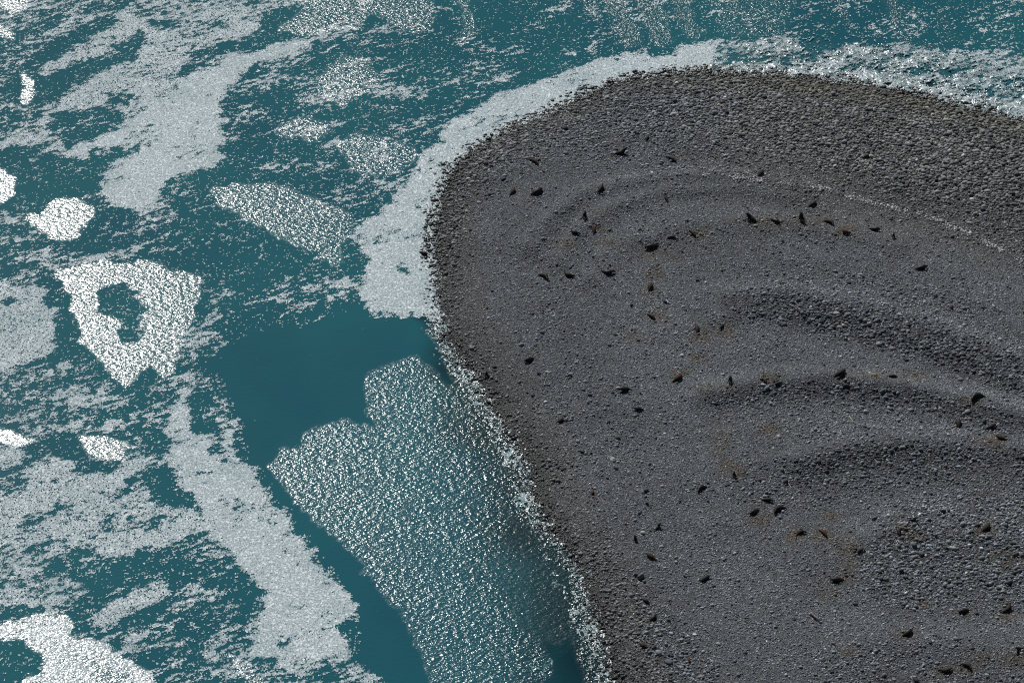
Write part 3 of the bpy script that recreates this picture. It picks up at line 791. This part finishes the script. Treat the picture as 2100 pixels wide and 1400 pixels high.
tone = np.array([[.42, .43, .45]]) * rng.uniform(.6, 1.5, (n, 1))
A = domes(X, Y, Z + r * .2, r * rng.uniform(1, 1.4, n), r * rng.uniform(.7, 1, n), r * 1.3, rng.normal(0, .6, n), [(-.1, 1.0), (.6, .8)], 6, tone, np.zeros(n))
o = cobble_object('white_stones', 'broken line of small white stones and shells along the storm ridge', [A])
o['category'] = 'white stones'

# ------------------------------------------------------------------ seals
M_SEAL = {
    'black': plain('wet_black_fur', (0.0075, 0.0078, 0.0085), .55, .35, 6.0, .3),
    'dark': plain('dark_brown_fur', (0.014, 0.011, 0.0095), .7, .35, 6.0, .25),
    'brown': plain('brown_fur', (0.034, 0.024, 0.019), .8, .35, 6.0, .2),
    'rusty': plain('rusty_brown_fur', (0.050, 0.027, 0.017), .8, .40, 6.0, .2),
    'grey': plain('grey_fur', (0.045, 0.046, 0.046), .8, .30, 6.0, .2),
    'pale': plain('pale_tan_fur', (0.135, 0.115, 0.095), .85, .25, 6.0, .2),
}

def tube(bm, pts, radii, seg=10, flat=None, twist=None):
    """closed lofted tube through pts; radii = (width, height) per point"""
    pts = [Vector(p) for p in pts]
    rings = []
    for i, p in enumerate(pts):
        d = (pts[min(i + 1, len(pts) - 1)] - pts[max(i - 1, 0)]).normalized()
        side = d.cross(Vector((0, 0, 1)))
        if side.length < .2: side = Vector((0, 1, 0))
        side.normalize(); up = side.cross(d).normalized()
        w, h = radii[i]
        rings.append([bm.verts.new(p + side * math.cos(k * 2 * math.pi / seg) * w + up * math.sin(k * 2 * math.pi / seg) * h) for k in range(seg)])
    for r0, r1 in zip(rings[:-1], rings[1:]):
        for k in range(seg):
            bm.faces.new((r0[k], r0[(k + 1) % seg], r1[(k + 1) % seg], r1[k]))
    bm.faces.new(rings[0][::-1]); bm.faces.new(rings[-1])

def smooth_path(ctrl, n):
    """Catmull-Rom through control rows (x, y, z, w, h)"""
    c = [np.array(q, float) for q in ctrl]; c = [2 * c[0] - c[1]] + c + [2 * c[-1] - c[-2]]
    out = []
    for i in range(1, len(c) - 2):
        for t in np.linspace(0, 1, n, endpoint=False):
            out.append(.5 * ((2 * c[i]) + (-c[i - 1] + c[i + 1]) * t + (2 * c[i - 1] - 5 * c[i] + 4 * c[i + 1] - c[i + 2]) * t * t + (-c[i - 1] + 3 * c[i] - 3 * c[i + 1] + c[i + 2]) * t ** 3))
    out.append(c[-2])
    return out

# each pose: body centreline from tail to nose as (x, y, z, half width, half height), for an animal 1 unit long lying along +x
def pose_rows(curve=0.0, lift=0.0, fat=1.0, side=0.0):
    rows = [(-.50, 0, .035, .022, .022), (-.42, 0, .055, .052, .045), (-.30, 0, .085, .095, .078), (-.14, 0, .120, .140, .115),
            (.02, 0, .140, .160, .135), (.16, 0, .145, .150, .135), (.27, 0, .140, .115, .115), (.345, 0, .140, .083, .088),
            (.405, 0, .140, .077, .078), (.445, 0, .132, .055, .055), (.485, 0, .122, .032, .034), (.50, 0, .118, .016, .018)]
    out = []
    for (x_, y_, z_, w_, h_) in rows:
        yy = curve * (x_ * x_ * 2.2 if x_ > 0 else x_ * x_ * 1.1)
        zz = z_; xx = x_
        if lift > 0 and x_ > -.05:
            t = x_ + .05
            ang = lift * min(1, t / .30)
            xx = -.05 + t * math.cos(ang * .85); zz = z_ + t * math.sin(ang) * .95
            if x_ > .36:                         # head levels off
                b0 = .36 + .05; zz = z_ + b0 * math.sin(lift) * .95 + (x_ - .36) * .25; xx = -.05 + b0 * math.cos(lift * .85) + (x_ - .36) * .95
        out.append((xx, yy, zz, w_ * fat, h_ * fat))
    return out

def build_seal(name, curve=0.0, lift=0.0, fat=1.0, flip=1.0, splay=.5, hind=.5):
    bm = bmesh.new()
    rows = pose_rows(curve, lift, fat)
    path = smooth_path(rows, 3)
    tube(bm, [p[:3] for p in path], [(max(p[3], .01), max(p[4], .01)) for p in path], 12)
    def row_at(xr):
        q = min(rows, key=lambda r_: abs(pose_src[rows.index(r_)] - xr)); return q
    pose_src = [-.5, -.42, -.30, -.14, .02, .16, .27, .345, .405, .445, .485, .50]
    sh = rows[5]; hd = rows[8]; tl = rows[1]; tl2 = rows[2]
    for s_ in (1, -1):
        # fore flipper: rooted in the shoulder, folds down to the ground and out
        y0 = sh[1] + s_ * sh[3] * .7
        tipx = sh[0] - .16 + .08 * splay
        tipy = sh[1] + s_ * (sh[3] + .03 + .11 * splay) * flip
        P_ = [(sh[0], y0, sh[2] * .7), (sh[0] - .02, sh[1] + s_ * (sh[3] * .98 + .01), max(.05, sh[2] * .38)),
              (sh[0] - .06 + .03 * splay, sh[1] + s_ * (sh[3] + .04 + .07 * splay), .026), (tipx, tipy, .014)]
        tube(bm, P_, [(.045, .035), (.042, .024), (.040, .014), (.016, .009)], 8)
        # hind flipper
        P_ = [(tl2[0], tl2[1] + s_ * .03, .06), (tl[0], tl[1] + s_ * .035, .035), (-.53, rows[0][1] + s_ * (.03 + .05 * hind), .02), (-.61, rows[0][1] + s_ * (.04 + .11 * hind), .014)]
        tube(bm, P_, [(.035, .03), (.032, .02), (.034, .012), (.016, .008)], 8)
        # ear
        hx, hy, hz = hd[0] - .015, hd[1] + s_ * hd[3] * .86, hd[2] + .03
        tube(bm, [(hx, hy, hz), (hx - .018, hy + s_ * .012, hz - .004)], [(.009, .009), (.005, .005)], 6)
    # muzzle pads and brow give the head its shape
    nz_ = rows[10]
    for s_ in (1, -1):
        bmesh.ops.create_icosphere(bm, subdivisions=2, radius=.022, matrix=Matrix.Translation((nz_[0] - .006, nz_[1] + s_ * .016, nz_[2] - .008)))
    me = bpy.data.meshes.new(name); bm.to_mesh(me); bm.free()
    tmp = bpy.data.objects.new('tmp', me); scene.collection.objects.link(tmp)
    md = tmp.modifiers.new('r', 'REMESH'); md.mode = 'VOXEL'; md.voxel_size = 0.0105
    m2 = tmp.modifiers.new('s', 'SMOOTH'); m2.iterations = 3; m2.factor = .5
    dg = bpy.context.evaluated_depsgraph_get()
    ev = tmp.evaluated_get(dg)
    res = bpy.data.meshes.new_from_object(ev)
    res.name = name
    for p_ in res.polygons: p_.use_smooth = True
    bpy.data.objects.remove(tmp)
    bpy.data.meshes.remove(me)
    print(name, len(res.polygons))
    return res

POSES = {
    'flat': build_seal('seal_body', 0, 0, 1.0, splay=.2, hind=.3),
    'left': build_seal('seal_body', .55, 0, 1.0, splay=.3, hind=.6),
    'right': build_seal('seal_body', -.55, 0, 1.0, splay=.3, hind=.6),
    'splay': build_seal('seal_body', .15, 0.15, .95, splay=.9, hind=1.1),
    'raised': build_seal('seal_body', .12, .62, .98, splay=.7, hind=.8),
    'sit': build_seal('seal_body', -.1, .95, .95, splay=.5, hind=.8),
    'fat': build_seal('seal_body', .1, 0, 1.28, splay=.1, hind=.1),
    'slim': build_seal('seal_body', -.2, 0, .82, splay=.1, hind=.3),
}
mesh_mat = {}
def seal_mesh(pose, mat):
    k = (pose, mat)
    if k not in mesh_mat:
        m_ = POSES[pose].copy(); m_.materials.clear(); m_.materials.append(M_SEAL[mat]); mesh_mat[k] = m_
    return mesh_mat[k]

# tail x, tail y, head x, head y (photo pixels), pose, fur, label
SEALS = [
 (1083, 325, 1110, 340, 'slim', 'brown', 'slim brown seal lying among the cobbles near the curved foam edge, highest on the left'),
 (1256, 319, 1292, 309, 'raised', 'dark', 'dark seal with its head up beside flat cobbles, between the two topmost seals'),
 (1046, 401, 1057, 389, 'fat', 'brown', 'short stubby brown seal just left of the big dark one on the upper left shingle'),
 (1087, 402, 1115, 389, 'fat', 'black', 'big plump black seal right of the short stubby one on the upper left shingle'),
 (1226, 398, 1238, 381, 'splay', 'dark', 'dark seal with spread flippers climbing the first dark arc of shingle'),
 (1200, 455, 1198, 437, 'sit', 'dark', 'dark seal sitting up, top one of the trio on the left side of the arcs'),
 (1169, 472, 1183, 484, 'left', 'black', 'black seal crouching, leftmost one of the trio on the left side of the arcs'),
 (1219, 481, 1216, 463, 'splay', 'brown', 'small tan seal with both flippers out, right hand one of the upper left trio'),
 (1330, 277, 1326, 290, 'slim', 'brown', 'small brown seal, the topmost one, standing among grey cobbles'),
 (1364, 320, 1391, 333, 'slim', 'grey', 'grey seal that matches the cobbles around it, right of the topmost seals'),
 (1553, 363, 1566, 353, 'fat', 'brown', 'round brown seal alone just above the line of white stones'),
 (1370, 415, 1363, 401, 'splay', 'brown', 'tiny brown pup alone on smooth shingle between the first arcs'),
 (1657, 425, 1675, 416, 'fat', 'dark', 'dark seal with a tan head just above the row of seals on the upper arc'),
 (1552, 456, 1528, 441, 'raised', 'black', 'black seal raising its head, left end of the row on the upper arc'),
 (1579, 449, 1601, 460, 'flat', 'black', 'plump black seal on a brown stain, second in the row on the upper arc'),
 (1650, 460, 1638, 439, 'sit', 'black', 'black seal reared up with a long shadow in the middle of the upper row'),
 (1690, 452, 1714, 461, 'right', 'dark', 'dark seal with a drooping head, right of the reared up one'),
 (1724, 469, 1739, 484, 'left', 'rusty', 'rusty brown curled seal below the upper row'),
 (1781, 469, 1806, 474, 'flat', 'black', 'black seal lying level, second from the right end of the upper row'),
 (1833, 493, 1831, 479, 'sit', 'dark', 'upright dark seal with shadow below it, right end of the upper row'),
 (1367, 487, 1387, 487, 'right', 'black', 'black bent seal between the long black one and the one leaning right, mid arc'),
 (1413, 471, 1428, 486, 'slim', 'dark', 'slender dark seal leaning down to the right on the middle arc'),
 (1351, 504, 1321, 511, 'flat', 'black', 'long black seal stretched out on the brown stained middle arc'),
 (1784, 320, 1768, 326, 'fat', 'dark', 'dark brown seal beside a pale stone in the coarse cobbles at upper right'),
 (1792, 330, 1816, 335, 'slim', 'dark', 'low dark seal tucked behind its neighbour by the pale stone at upper right'),
 (1106, 562, 1128, 572, 'right', 'dark', 'dark seal, left one of three lined up above the thin white sticks'),
 (1155, 558, 1173, 572, 'left', 'dark', 'dark curled seal, middle one of three lined up above the thin white sticks'),
 (1231, 557, 1259, 564, 'left', 'black', 'black seal with its tail curving up, right one of three above the white sticks'),
 (1331, 598, 1336, 582, 'fat', 'dark', 'compact dark seal facing the sea on brown stained shingle'),
 (1326, 643, 1346, 656, 'slim', 'dark', 'thin dark seal next to a cluster of dark stones below the compact one'),
 (1431, 686, 1428, 668, 'splay', 'dark', 'dark seal with flippers out, left of the faint brown one'),
 (1483, 661, 1478, 677, 'slim', 'brown', 'faint brown seal almost lost against the stained shingle in mid beach'),
 (1096, 734, 1074, 743, 'fat', 'black', 'big black seal alone on the shingle near the lower shore'),
 (1380, 783, 1400, 771, 'fat', 'rusty', 'rusty backed seal in its own hollow, left end of the long middle row'),
 (1499, 791, 1496, 773, 'sit', 'black', 'black seal sitting bolt upright right of the rusty backed one'),
 (1563, 774, 1573, 787, 'slim', 'brown', 'small brown seal, left one of a close pair in the middle row'),
 (1606, 782, 1588, 791, 'flat', 'grey', 'dark grey seal, right one of a close pair in the middle row'),
 (1711, 773, 1735, 762, 'fat', 'dark', 'large dark brown seal in the middle row, left of a flat pale stone'),
 (1841, 773, 1821, 772, 'flat', 'black', 'black seal at the right end of the middle row, right of a flat pale stone'),
 (1875, 553, 1903, 548, 'flat', 'black', 'jet black seal lying alone on the smooth right slope below the white stones'),
 (2018, 810, 1985, 817, 'left', 'black', 'largest black seal at far right, just below the long pale stick'),
 (1967, 879, 1964, 860, 'fat', 'dark', 'dark brown seal pointing at the sea, left one of three at the right edge'),
 (2020, 881, 2043, 873, 'flat', 'dark', 'dark seal pointing right, top one of three at the right edge'),
 (2066, 903, 2040, 896, 'flat', 'rusty', 'reddish backed seal, lowest one of three at the right edge'),
 (999, 778, 997, 762, 'sit', 'black', 'black seal standing beside the glittering swash on the left shore'),
 (1297, 799, 1266, 801, 'splay', 'black', 'black seal with a flipper trailing, upper one of a pair on open fine shingle'),
 (1321, 841, 1298, 839, 'flat', 'black', 'black seal with forked hind flippers, lower one of a pair on open fine shingle'),
 (1141, 869, 1157, 859, 'fat', 'brown', 'brown seal pressed against a round stone near the left shore'),
 (1186, 924, 1202, 930, 'slim', 'black', 'small black seal among stones inland of the white splash'),
 (1508, 983, 1504, 968, 'sit', 'black', 'black seal sitting up alone below the middle of the beach'),
 (1449, 996, 1426, 1006, 'left', 'black', 'black seal with hunched back, lower left of the seal sitting alone'),
 (1560, 1024, 1587, 1028, 'slim', 'dark', 'thin dark seal above the two larger ones near the little sticks'),
 (1556, 1045, 1536, 1055, 'fat', 'black', 'fat black seal, left one of the trio below the little sticks'),
 (1611, 1039, 1582, 1048, 'left', 'dark', 'dark seal with tail cocked up, right one of the trio below the little sticks'),
 (1346, 1087, 1353, 1072, 'sit', 'black', 'black seal sitting with wide flippers, right one of two sitting near the lower shore'),
 (1306, 1113, 1301, 1099, 'sit', 'black', 'black seal leaning left, left one of two sitting near the lower shore'),
 (1346, 1149, 1324, 1136, 'flat', 'brown', 'brown furry seal lying below the two sitting black ones'),
 (1435, 1194, 1456, 1181, 'flat', 'dark', 'dark seal with a pale tail end, alone on smooth lower shingle'),
 (1630, 1097, 1650, 1088, 'right', 'dark', 'dark bent seal left of the brown stained hollow'),
 (1680, 1085, 1698, 1101, 'slim', 'rusty', 'rusty brown seal lying in the brown stained hollow'),
 (1772, 1122, 1757, 1134, 'fat', 'grey', 'grey brown seal right of the brown stained hollow'),
 (1849, 1081, 1838, 1096, 'left', 'dark', 'dark seal raising its neck, left one of a pair by the big cobbles'),
 (1864, 1069, 1882, 1064, 'sit', 'black', 'black seal with a long slanting shadow, right one of a pair by the big cobbles'),
 (2012, 1092, 2030, 1077, 'fat', 'brown', 'brown seal resting among the biggest cobbles at right'),
 (1731, 1189, 1701, 1191, 'flat', 'black', 'long black seal lying level on the lower beach'),
 (1850, 1305, 1872, 1293, 'fat', 'black', 'black seal curled in a brown hollow near the bottom'),
 (1988, 1250, 1964, 1256, 'fat', 'black', 'black oval seal right of centre above the bottom group'),
 (2058, 1258, 2076, 1241, 'left', 'dark', 'dark curled seal at the right edge above the bottom group'),
 (2098, 1333, 2079, 1328, 'raised', 'black', 'black seal with raised head in the bottom right corner'),
 (1970, 1359, 1996, 1370, 'right', 'dark', 'dark crescent shaped seal, upper one of the bottom group'),
 (1923, 1374, 1953, 1378, 'left', 'brown', 'long brown seal arched along the bottom edge'),
 (1873, 1390, 1884, 1402, 'fat', 'dark', 'dark seal cut off by the bottom edge'),
 (1314, 1227, 1332, 1237, 'flat', 'dark', 'dark brown seal in olive stones above the round black one'),
 (1333, 1273, 1345, 1263, 'fat', 'black', 'round black seal in the olive stones of the lower shore'),
 (1311, 1318, 1325, 1329, 'fat', 'brown', 'reddish brown seal nearest the water at the bottom'),
 (1410, 1344, 1415, 1361, 'slim', 'rusty', 'tawny pup pointing down between cobbles at the bottom'),
 (1217, 1003, 1214, 1017, 'slim', 'rusty', 'tiny reddish pup in the dark gravel of the left shore'),
 (860, 519, 878, 525, 'flat', 'black', 'black seal lying in the white foam at the water edge'),
]
n_seal = 0
for (tx, ty, hx, hy, pose, fur, lab) in SEALS:
    if pose is None: continue
    a = at(tx, ty); b = at(hx, hy)
    upright = pose in ('raised', 'sit')
    d = b - a
    if upright:                       # part of the picture height is the animal's own height
        d.y -= 0.55 * 1.25
    L = max(1.2, min(2.1, d.length * (.95 if not upright else 1.12)))
    if pose == 'slim' and d.length < 1.3: L = 1.15
    o = bpy.data.objects.new('seal', seal_mesh(pose, fur))
    scene.collection.objects.link(o)
    mid_ = (a + b) / 2
    if upright: mid_ = at((tx + hx) / 2, max(ty, hy) - abs(ty - hy) * .35)
    mid_.z = max(float(gsamp(gh, mid_.x, mid_.y)), -.02) + .02
    if lab.startswith('black seal lying in the white foam'): mid_.z += .10
    o.location = mid_
    o.rotation_euler = (0, 0, math.atan2(d.y, d.x))
    fl = random.choice((1, 1.0)); o.scale = (L, L * 1.14, L * 1.12)
    o['label'] = lab; o['category'] = 'seal'; o['group'] = 'seals resting on the pebble beach'
    n_seal += 1
print('seals', n_seal)

# ------------------------------------------------------------------ driftwood sticks
M_WOOD = plain('bleached_driftwood', (0.42, 0.39, 0.35), .8, .25, 12.0)
M_WOOD2 = plain('grey_driftwood', (0.22, 0.21, 0.20), .8, .25, 12.0)
def stick(x1, y1, x2, y2, r_, mat, lab, forked=False):
    a = at(x1, y1); b = at(x2, y2); c = (a + b) / 2
    bm = bmesh.new(); k = 7
    nrm = (b - a).cross(Vector((0, 0, 1))).normalized()
    pts = []
    for i in range(k):
        t = i / (k - 1)
        p = a.lerp(b, t) - c; p += nrm * math.sin(t * 3.0) * .05 * (b - a).length; p.z = float(gsamp(gh, (c + p).x, (c + p).y)) - c.z + r_ * 1.7
        pts.append(p)
    tube(bm, pts, [(r_ * (1 - .45 * i / k) * (1 + .15 * math.sin(i * 2.1)),) * 2 for i in range(k)], 8)
    if forked:
        q = pts[3]; tube(bm, [q, q + nrm * .3 + (pts[5] - pts[3]) * .5], [(r_ * .6, r_ * .6), (r_ * .3, r_ * .3)], 6)
    me = bpy.data.meshes.new('driftwood_stick'); bm.to_mesh(me); bm.free(); me.materials.append(mat)
    for p_ in me.polygons: p_.use_smooth = True
    o = bpy.data.objects.new('driftwood_stick', me); o.location = c; scene.collection.objects.link(o)
    o['label'] = lab; o['category'] = 'stick'; o['group'] = 'driftwood sticks on the shingle'
stick(1274, 598, 1272, 609, .05, M_WOOD, 'short white stick standing out on smooth shingle, pointing at the sea')
stick(1195, 596, 1207, 592, .045, M_WOOD2, 'pale stick left of the short white one')
stick(1205, 565, 1219, 567, .045, M_WOOD2, 'dull stick lying between two dark seals')
stick(2014, 789, 2029, 775, .07, M_WOOD2, 'long pale stick above the largest black seal at far right', True)
stick(1742, 854, 1752, 867, .05, M_WOOD, 'thin white stick slanting down alone right of centre')
stick(1611, 971, 1629, 964, .07, M_WOOD2, 'thick grey stick, upper one of the little sticks below centre')
stick(1577, 989, 1580, 981, .04, M_WOOD, 'tiny upright stick, left one of the little sticks below centre')
stick(1617, 991, 1624, 1001, .04, M_WOOD, 'thin straw coloured stick, lowest of the little sticks below centre')
stick(1286, 1171, 1302, 1180, .04, plain('dark_driftwood', (.03, .03, .03)), 'dark twisted stick beside the pair of leaning boulders near the lower shore')
# a thick pale log
stick(1662, 1258, 1682, 1274, .16, plain('pale_log', (.15, .13, .12)), 'thick pale brown log lying alone on the lower beach')

# ------------------------------------------------------------------ boulders that stand out
def boulder(px_, py_, wpx, tone, flat, lab, seed):
    p = at(px_, py_)
    d = math.sqrt((p.x) ** 2 + (p.y - CAM[1]) ** 2 + (p.z - CAM[2]) ** 2)
    R = wpx * d / FPX / 2
    bm = bmesh.new(); bmesh.ops.create_icosphere(bm, subdivisions=3, radius=1.0)
    r_ = random.Random(seed)
    planes = [(Vector((r_.gauss(0, 1), r_.gauss(0, 1), r_.gauss(0, 1))).normalized(), r_.uniform(.62, .9)) for _ in range(7)]
    for v_ in bm.verts:
        for nn, dd_ in planes:
            e = v_.co.dot(nn)
            if e > dd_: v_.co -= nn * (e - dd_) * .85
        v_.co *= 1 + .05 * math.sin(v_.co.x * 5 + seed) * math.sin(v_.co.y * 4 + 2 * seed)
    sx = R * r_.uniform(1.0, 1.12); sy = R * r_.uniform(.75, .95); sz = R * flat
    bmesh.ops.scale(bm, vec=(sx, sy, sz), verts=bm.verts)
    me = bpy.data.meshes.new('boulder'); bm.to_mesh(me); bm.free()
    for q in me.polygons: q.use_smooth = True
    nv = len(me.vertices)
    tcol = {'grey': (.115, .125, .14), 'dark': (.05, .058, .07), 'pale': (.27, .28, .28), 'blue': (.08, .10, .125), 'olive': (.14, .14, .115), 'white': (.45, .45, .44)}[tone]
    ca_ = me.attributes.new('tone', 'FLOAT_COLOR', 'POINT'); cc = np.ones((nv, 4), np.float32); cc[:, :3] = tcol
    ca_.data.foreach_set('color', cc.ravel())
    wa = me.attributes.new('wet', 'FLOAT', 'POINT'); wa.data.foreach_set('value', np.zeros(nv, np.float32))
    me.materials.append(M_STONE)
    o = bpy.data.objects.new('boulder', me); o.location = (p.x, p.y, p.z + sz * .42)
    o.rotation_euler = (0, 0, r_.uniform(-.6, .6)); scene.collection.objects.link(o)
    o['label'] = lab; o['category'] = 'boulder'; o['group'] = 'boulders standing out of the shingle'
BOULDERS = [
 (1033, 368, 11, 'dark', .7, 'dark boulder on the cobbles below the slim brown seal'),
 (1004, 400, 11, 'dark', .75, 'dark boulder left of the short stubby seal'),
 (1214, 321, 13, 'blue', .4, 'flat blue grey slab left of the dark seal with its head up'),
 (1161, 315, 12, 'grey', .6, 'long grey boulder between the slim brown seal and the flat slab'),
 (1159, 264, 14, 'dark', .7, 'dark wet boulder touching the curved foam fringe'),
 (1521, 279, 13, 'dark', .8, 'angular dark boulder in the cobble band at upper centre'),
 (1488, 320, 10, 'pale', .6, 'pale round boulder left above the round brown seal'),
 (1490, 303, 8, 'dark', .8, 'small dark boulder just above the pale round one'),
 (1407, 270, 12, 'blue', .4, 'low blue grey slab below a light stone in the upper cobbles'),
 (1404, 261, 12, 'pale', .45, 'light flat stone at the top of the cobble band'),
 (1771, 293, 10, 'grey', .85, 'round grey boulder above the dark seal by the pale stone'),
 (1786, 322, 10, 'pale', .9, 'pale stone leaning on the dark brown seal at upper right'),
 (1876, 292, 10, 'dark', .8, 'dark round boulder in the cobbles at upper right'),
 (1818, 366, 10, 'pale', .6, 'light boulder at the left of a row of three on the upper right'),
 (1835, 365, 14, 'blue', .6, 'blue grey boulder in the middle of a row of three on the upper right'),
 (1850, 364, 12, 'blue', .6, 'blue grey boulder at the right of a row of three on the upper right'),
 (2016, 431, 12, 'dark', .85, 'big dark boulder at far right above the white stones'),
 (1994, 409, 11, 'white', .5, 'whitish flat boulder above the big dark one at far right'),
 (1846, 453, 8, 'pale', .6, 'small pale boulder between the right end of the upper row and the white stones'),
 (1989, 478, 8, 'white', .6, 'single white stone in the line of white stones'),
 (1364, 620, 9, 'dark', .8, 'dark boulder right above the thin dark seal'),
 (1295, 627, 8, 'dark', .9, 'dark round stone left of the thin dark seal'),
 (1430, 576, 8, 'dark', .9, 'small dark round stone alone right of the compact seal'),
 (1123, 764, 10, 'pale', .6, 'light oblong boulder below the big black seal near the shore'),
 (1106, 767, 9, 'dark', .8, 'dark stone paired with the light oblong boulder'),
 (1169, 769, 9, 'pale', .9, 'pale stone with a dark side right of the light oblong boulder'),
 (1182, 744, 8, 'pale', .7, 'bright small boulder alone right of the big black seal'),
 (1715, 644, 12, 'pale', .8, 'blocky light boulder in the coarse band of the middle beach'),
 (1845, 647, 10, 'pale', .9, 'tall pale boulder in the coarse band on the right'),
 (1918, 607, 10, 'blue', .8, 'blue grey boulder on the right slope below the jet black seal'),
 (1792, 769, 13, 'olive', .4, 'flat pale stone between the two seals of the middle row'),
 (1160, 862, 9, 'grey', .9, 'round grey stone touching the brown seal near the left shore'),
 (1209, 810, 11, 'dark', .7, 'dark low boulder between the left shore and the seal with a trailing flipper'),
 (1092, 811, 9, 'dark', .7, 'dark boulder near the left shore below the big black seal'),
 (1185, 906, 8, 'pale', .9, 'bright upright stone above the small black seal'),
 (1257, 943, 13, 'pale', .6, 'large pale boulder left of centre on the lower beach'),
 (1268, 947, 8, 'pale', .6, 'small pale stone touching the large pale boulder'),
 (1264, 960, 9, 'blue', .9, 'blue grey stone below the large pale boulder'),
 (1135, 985, 10, 'olive', .8, 'olive boulder alone on dark gravel by the left shore'),
 (1324, 1005, 13, 'dark', .7, 'dark humped boulder in the scatter left of the hunched seal'),
 (1318, 1093, 11, 'pale', .7, 'light boulder between the two sitting black seals'),
 (1327, 1033, 7, 'dark', 1.2, 'tall dark stone in a knot of stones above the sitting seals'),
 (1314, 1183, 14, 'grey', 1.1, 'tall grey boulder, right one of the leaning pair near the lower shore'),
 (1305, 1180, 10, 'dark', 1.1, 'dark boulder, left one of the leaning pair near the lower shore'),
 (1321, 1193, 8, 'grey', .9, 'round stone at the foot of the leaning pair'),
 (1425, 1301, 9, 'white', .5, 'white wedge shaped stone on the lower shingle'),
 (1473, 1320, 9, 'pale', .6, 'pale stone right below the white wedge'),
 (1372, 1358, 16, 'blue', .6, 'long blue grey boulder at the bottom left of the tawny pup'),
 (1342, 1328, 10, 'dark', .9, 'dark round boulder right of the reddish brown seal'),
 (1935, 1049, 11, 'dark', .9, 'dark round boulder in the cobbles above right of the sitting pair'),
 (2062, 1078, 12, 'blue', .9, 'big round blue grey boulder at the right edge'),
 (2077, 1057, 11, 'olive', .7, 'tan grey boulder above the big round one at the right edge'),
 (2015, 1100, 10, 'pale', .7, 'light round boulder under the brown seal at right'),
 (1937, 1079, 11, 'grey', .6, 'angled grey boulder right of the seal with a slanting shadow'),
 (1889, 1136, 13, 'blue', .8, 'blue grey boulder with a white stone at its side on the lower right'),
 (1899, 1139, 8, 'white', .5, 'white stone beside the blue grey boulder on the lower right'),
 (1848, 1172, 11, 'dark', 1.0, 'dark upright boulder on the lower right'),
 (1806, 1188, 12, 'dark', .8, 'dark round boulder right of the long black level seal'),
 (1809, 1168, 9, 'pale', .9, 'light boulder above the dark round one on the lower right'),
 (1889, 1174, 9, 'dark', .8, 'dark boulder right of the dark upright one'),
 (1899, 1201, 9, 'blue', .8, 'blue grey boulder lowest of the lower right scatter'),
 (2081, 1139, 11, 'dark', .8, 'dark boulder at the right edge below the cobbles'),
 (1917, 969, 10, 'blue', .9, 'round blue grey boulder in the coarse band under the three right seals'),
 (1751, 1318, 9, 'pale', .7, 'pointed light stone near the bottom left of the curled seal'),
 (1754, 1238, 10, 'dark', .7, 'dark boulder above the pointed light stone near the bottom'),
 (2003, 1258, 8, 'dark', .8, 'dark stone right of the black oval seal'),
]
for i, (a_, b_, w_, t_, f_, l_) in enumerate(BOULDERS):
    boulder(a_, b_, w_, t_, f_, l_, i + 3)
